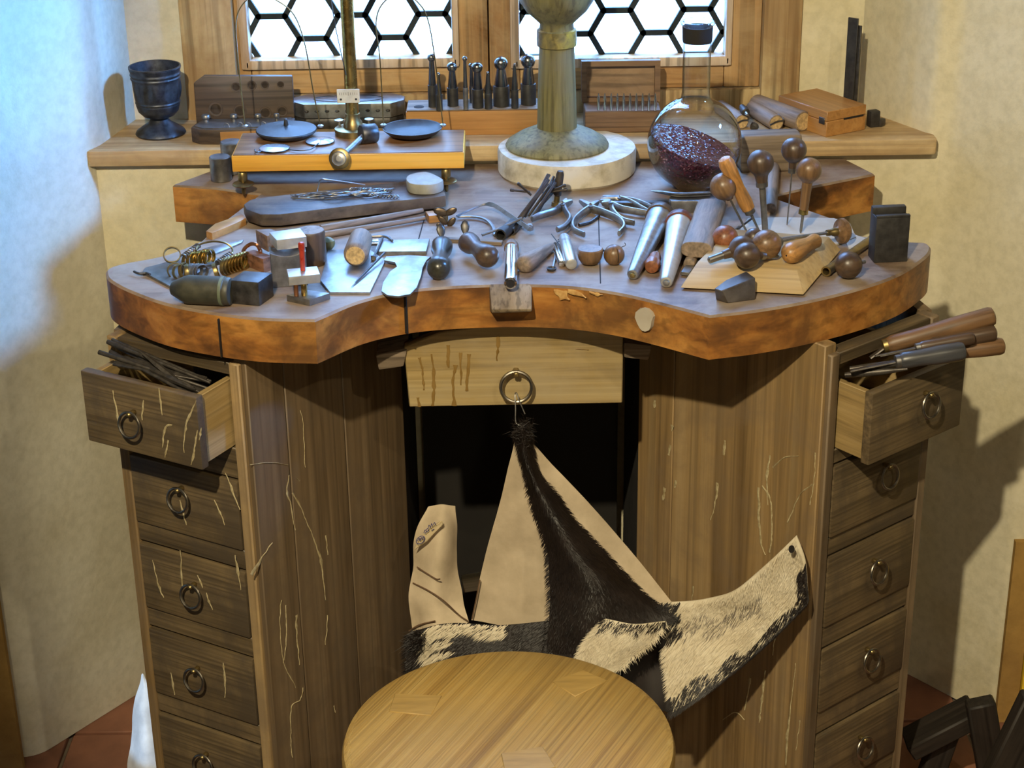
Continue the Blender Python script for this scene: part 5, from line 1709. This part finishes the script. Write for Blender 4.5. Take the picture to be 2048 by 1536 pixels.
solo('long_needle', 'fine long needle running from the frosted tube up to the pliers', 'needle', MB().tube([at(1116, 480, ZT + 0.002), at(1146, 456, ZT + 0.003)], 0.0007, 6), M_STEEL_D)

# wooden mallet standing behind the upright gravers
B = at(1541, 345, ZT)
Wm = frameX((B.x, B.y + 0.010, ZT), (1, 0.04, 0))
ml = thing('wooden_mallet', 'grey wooden mallet with a block head standing behind the upright gravers', 'mallet', Wm)
z1_ = ay(1541, 272, B.y).z - ZT
wdt = ay(1603, 300, B.y).x - ay(1481, 300, B.y).x
O('head', MB().box((0, 0.012, z1_ / 2), (wdt, 0.042, z1_), None, 0.006, 3), W_GREY, ml)
Hd = MB().box((0, 0, 0), (0.016, 0.012, 0.15), None, 0.004, 2)
P, Q = at(1541, 418, ZT + 0.008), ay(1546, 335, B.y - 0.012)
O('handle', MB().lathe(rounded(0.0095, (Q - P).length, 0.0105), 16), H_GREY, ml, axisM(P, Q))

# card and wedge board
slab('card_sheet', 'pale grey card lying under the upright gravers', 'card', [(1478, 462), (1496, 436), (1560, 434), (1668, 436), (1700, 446), (1712, 474), (1650, 496), (1472, 492)], ZT, ZT + 0.003, M_CARD, 0.0005)
bot = poly([(1360, 580), (1607, 594), (1682, 504), (1452, 492)], ZT)
tpw = poly([(1396, 527), (1594, 546), (1658, 478), (1462, 462)], ZT + 0.022)
bot[3] = V((tpw[3].x - 0.01, tpw[3].y + 0.01, ZT))
c0 = V((bot[0].x, bot[0].y, ZT))
Ww = frameX(c0, bot[1] - bot[0])
Wi = Ww.inverted()
for p in bot + tpw:
    p.z = p.z + 0.0032
solo('wedge_board', 'pale wooden board with slanted sides carrying several gravers', 'board', MB().loft([Wi @ p for p in bot], [Wi @ p for p in tpw]).bevel(0.0008, 1, 20), W_WEDGE, Ww)
zw = ZT + 0.0255


# gravers standing upright
def ball_handle(R, neck_r, neck_l, ferr=None):
    """profile going down from the ball; t measured from the ball centre towards the blade"""
    p = [(max(R * math.sin(a), 1e-5), -R * math.cos(a)) for a in [PI * k / 14 for k in range(0, 12)]]
    return p + [(neck_r, R * 1.0), (neck_r * 0.85, R + neck_l)]


def graver(label, ball_px, tip_px, R, mat, neck=(0.007, 0.010), ferrule=None, blade=0.0016, tip_z=None, dy=0.0, flat=1.0, ballP=None, tipP=None, group='gravers with ball handles'):
    tz = ZT + 0.003 if tip_z is None else tip_z
    Tt = tipP or at(*tip_px, tz)
    Bc = ballP or ay(*ball_px, Tt.y + dy)
    W = axisM(Bc, Tt)
    L = (Tt - Bc).length
    t = thing('graver', label, 'graver', W, group)
    O('handle', MB().lathe(ball_handle(R, neck[0], neck[1]), 28), mat, t)
    s = R + neck[1]
    if ferrule:
        O('ferrule', MB().lathe([(neck[0] * 0.92, s - 0.001), (neck[0] * 0.92, s + 0.006), (neck[0] * 0.7, s + 0.0065)], 18), ferrule, t)
        s += 0.005
    if L > s + 0.004:
        O('blade', MB().lathe([(blade, s - 0.004), (blade, L * 0.96), (blade * 0.5, L)], 10, None, 1.0, flat), M_STEEL_G, t)
    return t


graver('brown ball-handled graver stuck upright, leftmost of the standing ones', (1447, 373), (1497, 470), 0.0198, H_BROWN, (0.006, 0.002), None, 0.0016)
graver('dark ball-handled graver with broad blade standing in the middle of card', (1521, 326), (1531, 468), 0.0192, H_DARK, (0.0095, 0.010), M_STEEL_G, 0.0046, flat=0.5)
graver('darkest ball-handled graver standing farthest back on thin rod', (1588, 300), (1574, 450), 0.0185, H_DARK, (0.006, 0.010), M_STEEL_G, 0.0011)
graver('brown graver with long tapering handle and brass ferrule standing at right', (1618, 340), (1601, 466), 0.0182, H_BROWN, (0.0075, 0.042), M_BRASS, 0.0022)
# light stick handle
Tt = at(1512, 470, ZT + 0.003)
P = ay(1452, 325, Tt.y)
Qm = ay(1497, 418, Tt.y)
W = axisM(P, Qm)
L = (Qm - P).length
t = thing('file_with_stick_handle', 'slim tool with light orange wooden handle leaning between ball handles', 'file', W)
O('handle', MB().lathe([(0.003, -0.009), (0.009, -0.006), (0.0118, 0.002), (0.0105, 0.02), (0.009, L * 0.55), (0.0108, L * 0.85), (0.0095, L)], 22), H_LIGHT, t)
O('ferrule', MB().lathe([(0.0078, L), (0.0078, L + 0.007), (0.005, L + 0.009)], 16), M_STEEL_G, t)
O('blade', MB().lathe([(0.0022, L + 0.008), (0.0012, L + 0.048)], 10), M_STEEL_G, t)
P, Q = at(1465, 466, ZT + 0.004), ay(1505, 436, at(1500, 462, ZT).y)
turned('crossed_rod', 'thin dark rod crossing behind the standing gravers', 'rod', P, Q, [('rod', rounded(0.0016, (Q - P).length), M_STEEL_D)], n=8)

# gravers lying on the wedge board
graver('reddish ball-handled graver lying on left back of the wedge board', None, None, 0.0185, H_RED, (0.008, 0.004), None, ballP=at(1450, 476, ZT + 0.030), tipP=at(1478, 452, ZT + 0.006))
graver('dark ball-handled graver lying behind the front mushroom handle', None, None, 0.0178, H_DARK, (0.007, 0.010), None, 0.005, ballP=at(1484, 497, zw + 0.0185), tipP=at(1416, 521, zw + 0.006))
graver('dark flattened ball-handled graver lying foremost on the wedge board', None, None, 0.0180, H_DARK, (0.006, 0.008), M_STEEL, 0.003, ballP=at(1494, 511, zw + 0.019), tipP=at(1556, 512, zw + 0.006))
graver('brown ball-handled graver lying at the middle of the wedge board', None, None, 0.0205, H_BROWN, (0.008, 0.006), M_STEEL_G, 0.002, ballP=at(1533, 489, zw + 0.0215), tipP=at(1590, 476, zw + 0.010))
graver('small dark ball handle half hidden behind the brown ball handle', None, None, 0.0135, H_DARK, (0.006, 0.004), None, 0.002, ballP=at(1508, 475, zw + 0.0145), tipP=at(1540, 462, zw + 0.003))
P, Q = at(1581, 507, zw + 0.0145), at(1630, 482, zw + 0.0125)
L = (Q - P).length
turned('pear_handle_graver', 'light pear-wood handle with swollen end lying across the wedge board', 'graver', P, Q,
       [('handle', [(0.001, -0.0115), (0.008, -0.009), (0.0135, -0.002), (0.0148, 0.006), (0.013, 0.022), (0.0098, L * 0.72), (0.0105, L * 0.92), (0.0108, L), (0.008, L + 0.005)], H_PEAR), ('end_dot', [(0.001, -0.0118), (0.0014, -0.0112)], M_SEAM)], n=28)
P, Q = at(1684, 462, ZT + 0.024), at(1560, 478, zw + 0.004)
W = axisM(P, Q)
L = (Q - P).length
t = thing('mushroom_graver', 'graver with a flat mushroom-shaped handle and brass ferrule at right of board', 'graver', W)
O('handle', MB().lathe([(0.006, -0.007), (0.0155, -0.006), (0.0185, -0.002), (0.0175, 0.003), (0.0085, 0.006), (0.006, 0.009)], 28), H_BROWN, t)
O('ferrule', MB().lathe([(0.0062, 0.008), (0.0060, 0.016), (0.0045, 0.018), (0.0045, 0.026)], 16), M_BRASS_D, t)
O('blade', MB().lathe([(0.0024, 0.024), (0.0022, L * 0.95), (0.001, L)], 10), M_STEEL, t)
graver('dark ball-handled pusher with a short spike lying alone on the right', None, None, 0.0188, H_DARK, (0.004, 0.001), None, 0.0028, ballP=at(1697, 530, ZT + 0.019), tipP=at(1731, 523, ZT + 0.020))
P, Q = at(1652, 543, ZT + 0.0078), at(1744, 478, ZT + 0.0078)
L = (Q - P).length
t = thing('brass_pipe', 'dull metal pipe lying behind the lone ball handle with open brass end', 'pipe', axisM(P, Q))
O('pipe', MB().lathe([(0.0048, 0.02), (0.0050, 0.0), (0.0072, 0), (0.0072, 0.004), (0.0065, 0.006), (0.0062, L)], 22), M_BRASS_D, t)
slab('folded_card', 'small folded grey card lying under the far end of the pipe', 'card', [(1690, 478), (1712, 470), (1742, 480), (1715, 500), (1698, 498)], ZT, ZT + 0.002, M_CARD, 0)
# black slotted steel block
P = at(1781, 525, ZT)
Wk = frameX(P, at(1815, 524, ZT) - at(1748, 527, ZT))
wk = (at(1815, 524, ZT) - at(1748, 527, ZT)).length
hk_ = ay(1781, 436, P.y).z - ZT
bk_ = thing('swage_block', 'black upright steel block with a grooved top on the right lobe of the bench', 'block', Wk)
O('body', MB().box((0, 0.016, hk_ / 2), (wk, 0.032, hk_), None, 0.0015, 2), M_IRON, bk_)
O('back_lip', MB().box((0, 0.027, hk_ + 0.004), (wk, 0.012, 0.010), None, 0.002, 2), M_IRON, bk_)
O('front_lip', MB().box((0, 0.004, hk_ + 0.0015), (wk, 0.008, 0.004), None, 0.0015, 2), M_IRON, bk_)
# faceted stake
bot = poly([(1432, 600), (1455, 607), (1511, 600), (1508, 575), (1450, 575)], ZT)
tps = poly([(1428, 577), (1443, 582), (1511, 561), (1492, 549), (1452, 560)], ZT + 0.022)
tps[2].z = ZT + 0.026
tps[3].z = ZT + 0.027
c0 = V((bot[0].x, bot[0].y, ZT))
solo('faceted_stake', 'faceted dark steel stake lying in front of the wedge board', 'stake', MB().loft([p - c0 for p in bot], [p - c0 for p in tps]).bevel(0.0012, 1, 20), M_STAKE, TR(c0))
# bench pin
a, b = at(978, 571, ZT), at(1064, 571, ZT)
wdp = b.x - a.x
Wp = TR(((a.x + b.x) / 2, a.y, 0))
zf0 = ay(1020, 626, a.y - 0.030).z
pin = MB().loft([(-wdp / 2 + 0.004, -0.030, zf0 + 0.0), (wdp / 2 - 0.001, -0.030, zf0 + 0.001), (wdp / 2, 0.004, ZT - 0.040), (-wdp / 2, 0.004, ZT - 0.040)],
                [(-wdp / 2 + 0.003, -0.032, zf0 + 0.006), (wdp / 2 - 0.001, -0.032, zf0 + 0.006), (wdp / 2, 0.004, ZT + 0.001), (-wdp / 2, 0.004, ZT + 0.001)])
solo('bench_pin', 'worn grey wooden bench pin wedge fixed at the middle of the curved edge', 'bench pin', pin.bevel(0.0025, 2, 25), W_PINW, Wp)

# ================================================================== DRAWER CONTENTS
rnd = random.Random(21)
Wd = FL @ TR((0, -0.078, ZL[0][1]))            # left open drawer: local x along the front, y inwards
hD = 0.106
for k in range(13):
    # files lie along the front, left ends higher and poking out over the side
    y0 = 0.022 + 0.045 * rnd.random()
    y1 = 0.020 + 0.050 * rnd.random()
    z0 = hD + 0.004 + 0.022 * rnd.random()
    z1 = hD - 0.022 + 0.020 * rnd.random()
    P = Wd @ V((0.012 - 0.02 * rnd.random() + 0.03 * (k % 3), y0, z0))
    Q = Wd @ V((0.150 + 0.028 * rnd.random(), y1, z1))
    L = (Q - P).length
    kind = k % 3
    if kind == 0:
        mb = MB().lathe(rounded(0.0034, L, 0.002), 10)
    elif kind == 1:
        mb = MB().box((0, 0, L / 2), (0.009, 0.003, L), None, 0.0006, 1)
    else:
        mb = MB().lathe([(0.0015, 0), (0.004, 0.03), (0.0045, L * 0.6), (0.002, L)], 5)
    solo('needle_file', ['round dark needle file in the heap in the open left drawer', 'flat dark needle file in the heap in the open left drawer',
         'three-sided dark needle file in the heap in the open left drawer'][kind], 'file', mb, M_FILE, axisM(P, Q, rnd.random()), 'needle files in the left drawer')

HD = [  # handle near px, far px, radius, material, blade end px, label
    ((1985, 632), (1775, 690), 0.0135, H_BROWN2, (1740, 716), 'topmost brown-handled file sticking out of the open right drawer'),
    ((1988, 665), (1860, 690), 0.0115, H_DARK, (1760, 712), 'dark round-ended file handle under the topmost one in right drawer'),
    ((1945, 676), (1840, 694), 0.0085, H_DARK, (1750, 712), 'short knobbed file handle in the middle of the right drawer bunch'),
    ((2004, 692), (1890, 706), 0.0120, H_BROWN2, (1780, 722), 'file handle reaching farthest right out of the right drawer'),
    ((1926, 702), (1800, 722), 0.0130, H_BLUE, (1700, 742), 'dull blue-black file handle in front of the brown ones in right drawer'),
]
for (a, b, r, mt, c, lab) in HD:
    Y = [2.232, 2.222, 2.206, 2.222, 2.186][HD.index((a, b, r, mt, c, lab))]
    P, Q, E_ = ay(*a, Y + 0.012), ay(*b, Y + 0.006), ay(*c, Y)
    W = axisM(P, Q)
    L = (Q - P).length
    t = thing('handled_file', lab, 'file', W, 'handled files in the right drawer')
    O('handle', MB().lathe([(r * 0.5, -0.003), (r * 0.86, -0.001), (r, 0.004), (r * 0.98, L * 0.4), (r * 0.85, L * 0.7), (r * 0.9, L * 0.95), (r * 0.7, L)], 20), mt, t)
    O('ferrule', MB().lathe([(r * 0.72, L), (r * 0.7, L + 0.006), (r * 0.4, L + 0.007)], 16), M_BRASS_D if mt is H_BROWN2 else M_STEEL_G, t)
    O('file_blade', MB().lathe([(r * 0.30, 0), (r * 0.28, (E_ - Q).length)], 8, None, 1, 0.5), M_FILE, t, axisM(Q, E_))
for (a, b, r, lab) in (((1866, 718), (1700, 738), 0.0045, 'tapered bare steel file lying across the open right drawer'), ((1815, 738), (1690, 750), 0.0045, 'lowest bare steel rod lying across the open right drawer')):
    P, Q = ay(*a, 2.185), ay(*b, 2.205)
    solo('bare_file', lab, 'file', MB().lathe([(r * 0.4, 0), (r, 0.03), (r * 1.1, (P - Q).length * 0.7), (r * 0.8, (P - Q).length)], 10), M_FILE, axisM(P, Q), 'bare files in the right drawer')

# ================================================================== STOOL
SC, SR, SZ = V((-0.0115, 1.884, 0)), 0.2095, 0.55
gr_a = math.radians(62)
Wst = TR(SC) @ RZ(gr_a)
stool = thing('stool', 'round pale wooden stool with visible leg tenons standing before the workbench', 'stool', Wst)
O('seat', MB().lathe([(SR - 0.030, SZ - 0.052), (SR - 0.008, SZ - 0.050), (SR - 0.001, SZ - 0.040), (SR, SZ - 0.014), (SR - 0.003, SZ - 0.005), (SR - 0.012, SZ), (SR * 0.6, SZ), (1e-5, SZ)], 96), M_STOOL, stool, sharp=30)
for k, (px, py, qs) in enumerate((((1158), 1366, [(1104, 1364), (1166, 1341), (1215, 1362), (1150, 1394)]), (832, 1412, [(790, 1388), (884, 1392), (862, 1432), (778, 1424)]), (1052, 1520, [(1002, 1508), (1085, 1494), (1112, 1536), (1012, 1556)]))):
    pts = [at(x, y, SZ) for x, y in qs]
    c = sum(pts, V((0, 0, 0))) / 4
    Wt_ = TR(c)
    O('tenon', MB().prism([(p.x - c.x, p.y - c.y) for p in pts], -0.01, 0.0012).bevel(0.0008, 1, 40), M_STOOL2, stool, Wt_)
    foot = V((SC.x + (c.x - SC.x) * 1.55, SC.y + (c.y - SC.y) * 1.55, 0))
    M = axisM(foot, V((c.x, c.y, SZ - 0.04)))
    LL_ = (V((c.x, c.y, SZ - 0.04)) - foot).length
    O('leg', MB().box((0, 0, LL_ / 2), (0.036, 0.036, LL_), None, 0.006, 2), M_STOOL2, stool, M)

# ================================================================== HIDE hanging from the middle drawer
def patch(rows, nu=8, nv=8):
    """rows of (px, py, Y) -> smooth grid of points"""
    pr = [[ay(q[0], q[1], q[2]) for q in r] for r in rows]
    fine = [catmull(r, nu) for r in pr]
    cols = len(fine[0])
    grid = [catmull([fine[i][j] for i in range(len(fine))], nv) for j in range(cols)]
    return [[grid[j][i] for j in range(cols)] for i in range(len(grid[0]))]


def sheet(grid, th=0.002, wav=0.0):
    R_, C_ = len(grid), len(grid[0])
    vs, fs = [], []
    nrm = []
    for i in range(R_):
        for j in range(C_):
            a = grid[min(i + 1, R_ - 1)][j] - grid[max(i - 1, 0)][j]
            b = grid[i][min(j + 1, C_ - 1)] - grid[i][max(j - 1, 0)]
            n_ = a.cross(b)
            n_ = n_.normalized() if n_.length > 1e-12 else V((0, -1, 0))
            if n_.y > 0:
                n_ = -n_
            nrm.append(n_)
            p = grid[i][j] + n_ * (wav * noise.noise(grid[i][j] * 25))
            vs.append(p)
    N = len(vs)
    vs += [vs[k] - nrm[k] * th for k in range(N)]
    for i in range(R_ - 1):
        for j in range(C_ - 1):
            a = i * C_ + j
            fs.append((a, a + 1, a + C_ + 1, a + C_))
            fs.append((N + a, N + a + C_, N + a + C_ + 1, N + a + 1))
    bd_ = [(i * C_) for i in range(R_)]
    ring_ = [j for j in range(C_)] + [i * C_ + C_ - 1 for i in range(1, R_)] + [(R_ - 1) * C_ + j for j in range(C_ - 2, -1, -1)] + [i * C_ for i in range(R_ - 2, 0, -1)]
    for k in range(len(ring_)):
        a, b = ring_[k], ring_[(k + 1) % len(ring_)]
        fs.append((a, b, N + b, N + a))
    return vs, fs, nrm


hide = thing('cow_hide', 'black and white cow hide with pale suede side hanging from the middle drawer', 'hide', TR(ay(1100, 1300, 2.27)))
I4 = Matrix.Identity(4)


def hide_part(name, rows, mat, th=0.002, wav=0.003, nu=8, nv=8):
    g_ = patch(rows, nu, nv)
    vs, fs, nrm = sheet(g_, th, wav)
    Wh = WM[hide.name]
    Wi_ = Wh.inverted()
    o = O(name, MB().add([Wi_ @ p for p in vs], fs), mat, hide, Wh, sharp=70)
    return o, vs[:len(nrm)], nrm, len(g_), len(g_[0])


hide_part('suede_panel', [[(1029, 882, 2.318), (1045, 868, 2.305), (1061, 884, 2.318)],
                          [(1001, 1000, 2.335), (1080, 1000, 2.315), (1172, 1000, 2.326)],
                          [(968, 1120, 2.350), (1105, 1120, 2.318), (1270, 1112, 2.328)],
                          [(943, 1240, 2.345), (1110, 1262, 2.300), (1352, 1215, 2.300)]], M_SUEDE)
hide_part('suede_flap', [[(856, 1013, 2.425), (884, 1008, 2.420), (911, 1013, 2.425)],
                         [(832, 1062, 2.415), (880, 1060, 2.390), (914, 1060, 2.420)],
                         [(824, 1140, 2.400), (872, 1140, 2.372), (916, 1130, 2.405)],
                         [(818, 1210, 2.385), (870, 1210, 2.360), (926, 1200, 2.385)],
                         [(826, 1282, 2.360), (880, 1270, 2.345), (938, 1245, 2.360)]], M_SUEDE, 0.002, 0.004)
hide_part('suede_fold', [[(878, 1046, 2.392), (884, 1042, 2.386)], [(846, 1068, 2.388), (882, 1052, 2.380)], [(828, 1100, 2.386), (852, 1082, 2.380)]], M_SUEDE2, 0.0015, 0.0)
FURS = []
FURS.append((hide_part('fur_ridge', [[(1026, 862, 2.300), (1044, 850, 2.288), (1062, 862, 2.300)],
                                    [(1044, 930, 2.298), (1056, 930, 2.284), (1072, 932, 2.300)],
                                    [(1068, 1020, 2.288), (1094, 1014, 2.270), (1128, 1012, 2.292)],
                                    [(1096, 1110, 2.270), (1142, 1100, 2.250), (1205, 1100, 2.285)],
                                    [(1100, 1190, 2.250), (1190, 1172, 2.228), (1282, 1180, 2.265)],
                                    [(1092, 1310, 2.225), (1200, 1300, 2.205), (1345, 1235, 2.235)]], M_FURK), 'ridge'))
FURS.append((hide_part('fur_flap', [[(1325, 1205, 2.245), (1400, 1200, 2.240), (1470, 1180, 2.225), (1540, 1122, 2.205), (1592, 1072, 2.185)],
                                   [(1330, 1290, 2.225), (1410, 1262, 2.230), (1495, 1232, 2.222), (1560, 1172, 2.200), (1609, 1120, 2.178)],
                                   [(1345, 1425, 2.185), (1395, 1395, 2.190), (1465, 1345, 2.190), (1545, 1275, 2.185), (1618, 1200, 2.172)]], M_FURW), 'flap'))
FURS.append((hide_part('fur_band', [[(826, 1262, 2.300), (900, 1246, 2.285), (1000, 1250, 2.265), (1110, 1240, 2.245)],
                                   [(822, 1310, 2.285), (900, 1300, 2.265), (1000, 1300, 2.245), (1110, 1300, 2.225)],
                                   [(830, 1360, 2.265), (900, 1350, 2.245), (1000, 1350, 2.225), (1110, 1350, 2.205)]], M_FURK), 'band'))
FURS.append((hide_part('fur_lap', [[(1212, 1238, 2.195), (1270, 1248, 2.190), (1332, 1242, 2.200)],
                                  [(1172, 1285, 2.185), (1240, 1290, 2.178), (1300, 1282, 2.185)],
                                  [(1150, 1335, 2.175), (1200, 1335, 2.170), (1240, 1335, 2.170)]], M_FURW), 'lap'))
hide_part('fur_inside', [[(1330, 1236, 2.262), (1345, 1240, 2.262), (1362, 1236, 2.262)], [(1262, 1310, 2.240), (1310, 1330, 2.240), (1356, 1330, 2.240)], [(1236, 1390, 2.210), (1290, 1410, 2.210), (1352, 1430, 2.210)]], M_FURK)


def px_of(p):
    v = p - CC
    d = v.dot(CF)
    return 1024 + F_PX * v.dot(CR) / d, 768 - F_PX * v.dot(CU) / d


# hairs: thin blades sprouting from the fur sheets; colour follows the markings, plus crease shading in grey
rnd = random.Random(4)


def colour_of(kind, u, v):
    """u across (left to right), v down; hide markings, plus painted crease shading on the flap"""
    w_ = 0.05 * math.sin(u * 23) + 0.04 * math.sin(v * 31 + u * 11)
    if kind == 'ridge':
        return 0
    if kind == 'flap':
        if v > 0.86 + w_ * 0.7:
            return 0
        if u < 0.08 + w_ and v < 0.5:
            return 0
        if abs(v - 0.42 - w_) < 0.13 and 0.12 < u < 0.62:  # shading of the flap's middle crease, painted with grey hairs
            return 2 if rnd.random() < 0.45 else 1
        if u > 0.93 and 0.55 < v < 0.85:
            return 0
        return 1
    if kind == 'lap':
        return 0 if v < 0.16 + w_ and rnd.random() < 0.7 else 1
    if kind == 'band':
        if u < 0.10 + w_:
            return 0
        if u < 0.30 + w_:
            return 1
        if v < 0.24 + w_ * 0.8 and u < 0.72:
            return 1
        return 0
    return 1


hair = {0: MB(), 1: MB(), 2: MB()}
for (o, vs, nrm, R_, C_), kind in FURS:
    cnt = {'ridge': 9000, 'flap': 9000, 'band': 6000, 'lap': 3500}[kind]
    for _ in range(cnt):
        u, v = rnd.random(), rnd.random()
        e = rnd.random()
        if e < 0.12:
            u = 0.0 if rnd.random() < 0.5 else 1.0
        elif e < 0.24:
            v = 1.0 if kind != 'ridge' or rnd.random() < 0.5 else 0.0
        i, j = min(int(v * (R_ - 1)), R_ - 2), min(int(u * (C_ - 1)), C_ - 2)
        fi, fj = v * (R_ - 1) - i, u * (C_ - 1) - j
        a = i * C_ + j
        p = (vs[a] * (1 - fj) + vs[a + 1] * fj) * (1 - fi) + (vs[a + C_] * (1 - fj) + vs[a + C_ + 1] * fj) * fi
        n_ = nrm[a]
        tdown = (vs[a + C_] - vs[a])
        tdown = tdown.normalized() if tdown.length > 1e-9 else V((0, 0, -1))
        tacr = (vs[a + 1] - vs[a])
        tacr = tacr.normalized() if tacr.length > 1e-9 else V((1, 0, 0))
        c_ = colour_of(kind, u, v)
        flow = tdown * 1.0 + tacr * rnd.uniform(-0.45, 0.45)
        if kind == 'flap':
            flow = tacr * -0.7 + tdown * 0.8 + tdown * rnd.uniform(-0.3, 0.3)
        if kind == 'band':
            flow = tacr * -0.8 + tdown * 0.7
        if u <= 0.0:
            flow = flow - tacr * 1.2
        if u >= 1.0 and kind != 'flap':
            flow = flow + tacr * 0.8
        ln = rnd.uniform(0.007, 0.015) * (1.6 if kind == 'band' and u < 0.25 else 1.0)
        d1 = (flow.normalized() + n_ * rnd.uniform(0.12, 0.42)).normalized()
        d2 = (flow.normalized() + n_ * rnd.uniform(-0.05, 0.15)).normalized()
        sd_ = d1.cross(n_).normalized() * 0.00042
        m1 = p + d1 * ln * 0.5
        m2 = m1 + d2 * ln * 0.5
        hair[c_].add([p - sd_, p + sd_, m1 + sd_ * 0.8, m1 - sd_ * 0.8, m2], [(0, 1, 2, 3), (3, 2, 4)])
# tuft at the tip by the wire and tail tuft at the left
for (cx, cy, Y, nn_, ln0) in ((1046, 862, 2.292, 500, 0.016), (838, 1285, 2.285, 700, 0.026)):
    c0 = ay(cx, cy, Y)
    for _ in range(nn_):
        d = V((rnd.gauss(0, 1), rnd.gauss(-0.3, 0.6), rnd.gauss(0.5 if cx > 1000 else -0.3, 0.8))).normalized()
        if cx < 1000:
            d = (d + V((-0.7, -0.2, -0.1))).normalized()
        p = c0 + V((rnd.gauss(0, 0.006), rnd.gauss(0, 0.004), rnd.gauss(0, 0.008)))
        s_ = d.orthogonal().normalized() * 0.0004
        q = p + d * ln0 * rnd.uniform(0.4, 1.0)
        hair[0].add([p - s_, p + s_, q], [(0, 1, 2)])
for k, nm, mt in ((0, 'black_hair', M_FURK), (1, 'white_hair', M_FURW), (2, 'crease_shade_hair', M_FUR_SHADE)):
    Wh = WM[hide.name]
    Wi_ = Wh.inverted()
    hair[k].v = [Wi_ @ p for p in hair[k].v]
    o = O(nm, hair[k], mt, hide, Wh, smooth=False)
    o['kind'] = 'stuff'
# dark hole at the tip of the flap, stitched seams, wire, ink marks
q = ay(1583, 1098, 2.170)
O('hole', MB().lathe([(0.0052, 0), (0.0052, 0.001)], 16, Matrix.Diagonal((0.8, 1.15, 1, 1))), M_SEAM, hide, TR((q.x, q.y, q.z)) @ Matrix.Rotation(PI / 2, 4, 'X'))
for path in ([(818, 1262, 2.372), (838, 1250, 2.362), (870, 1242, 2.35)], [(834, 1134, 2.392), (852, 1146, 2.379), (872, 1158, 2.366), (880, 1158, 2.362)], [(826, 1166, 2.392), (858, 1182, 2.366), (888, 1202, 2.356), (918, 1230, 2.362), (936, 1242, 2.356)],
             [(944, 1238, 2.338), (952, 1200, 2.340), (960, 1160, 2.342)]):
    O('stitch_line', MB().tube(catmull([ay(x, y, Y - 0.003) for x, y, Y in path], 5), 0.0011, 6), M_STITCH, hide, I4)
O('hanging_wire', MB().tube(catmull([ay(1046, 852, 2.292), ay(1032, 845, 2.296), ay(1031, 815, 2.300), ay(1030, 790, 2.306), ay(1033, 786, 2.312), ay(1038, 800, 2.306), ay(1050, 828, 2.300)], 6), 0.0009, 6), M_STEEL, hide, I4)
# ink marks on the suede fold: a ringed scribble and a short scrawl
Yi = 2.3795


def ink(pxs, nm='ink_mark'):
    O(nm, MB().tube(catmull([ay(x, y, Yi) for x, y in pxs], 4), 0.00055, 5), M_INK, hide, I4)


ink([(833 + 9.5 * math.cos(a) * 0.9 + 8, 1080 - 7.2 * math.sin(a) - 3 * math.cos(a)) for a in [2 * PI * k / 12 for k in range(13)]])
ink([(835, 1082), (838, 1076), (840, 1081), (843, 1075), (845, 1079), (848, 1073)])
ink([(848, 1066), (850, 1060), (853, 1063), (850, 1067)])
ink([(851, 1061), (855, 1057), (857, 1061), (853, 1064)])
ink([(856, 1058), (858, 1050), (861, 1055), (863, 1047), (865, 1052)])
ink([(866, 1050), (869, 1045), (871, 1050)])
ink([(863, 1061), (868, 1058)])

# ================================================================== BEHIND AND BESIDE
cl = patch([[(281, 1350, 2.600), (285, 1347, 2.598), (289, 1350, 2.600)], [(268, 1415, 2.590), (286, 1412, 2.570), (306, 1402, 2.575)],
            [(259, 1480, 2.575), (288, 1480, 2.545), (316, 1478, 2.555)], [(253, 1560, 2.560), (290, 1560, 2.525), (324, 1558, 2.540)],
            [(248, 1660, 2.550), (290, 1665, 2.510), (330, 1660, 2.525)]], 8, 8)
cv, cf, cn = sheet(cl, 0.003, 0.006)  # added sheet cut to the outline of a bluish patch of light
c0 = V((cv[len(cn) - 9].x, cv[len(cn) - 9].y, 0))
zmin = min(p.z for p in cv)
solo('light_patch_sheet', 'added white sheet standing in for a bluish light patch beside the left cabinet', 'light patch', MB().add([p - c0 for p in cv], cf), M_LIGHT_PATCH, TR(c0), sharp=70)
P, Q = ay(925, 1168, 2.70), ay(1232, 1118, 2.70)
solo('pale_slat', 'pale slat leaning across the floor gap behind the hide', 'slat', MB().box((0, 0, 0), ((Q - P).length, 0.014, 0.030), None, 0.002, 1), M_PALEB, frameX((P + Q) / 2, Q - P))
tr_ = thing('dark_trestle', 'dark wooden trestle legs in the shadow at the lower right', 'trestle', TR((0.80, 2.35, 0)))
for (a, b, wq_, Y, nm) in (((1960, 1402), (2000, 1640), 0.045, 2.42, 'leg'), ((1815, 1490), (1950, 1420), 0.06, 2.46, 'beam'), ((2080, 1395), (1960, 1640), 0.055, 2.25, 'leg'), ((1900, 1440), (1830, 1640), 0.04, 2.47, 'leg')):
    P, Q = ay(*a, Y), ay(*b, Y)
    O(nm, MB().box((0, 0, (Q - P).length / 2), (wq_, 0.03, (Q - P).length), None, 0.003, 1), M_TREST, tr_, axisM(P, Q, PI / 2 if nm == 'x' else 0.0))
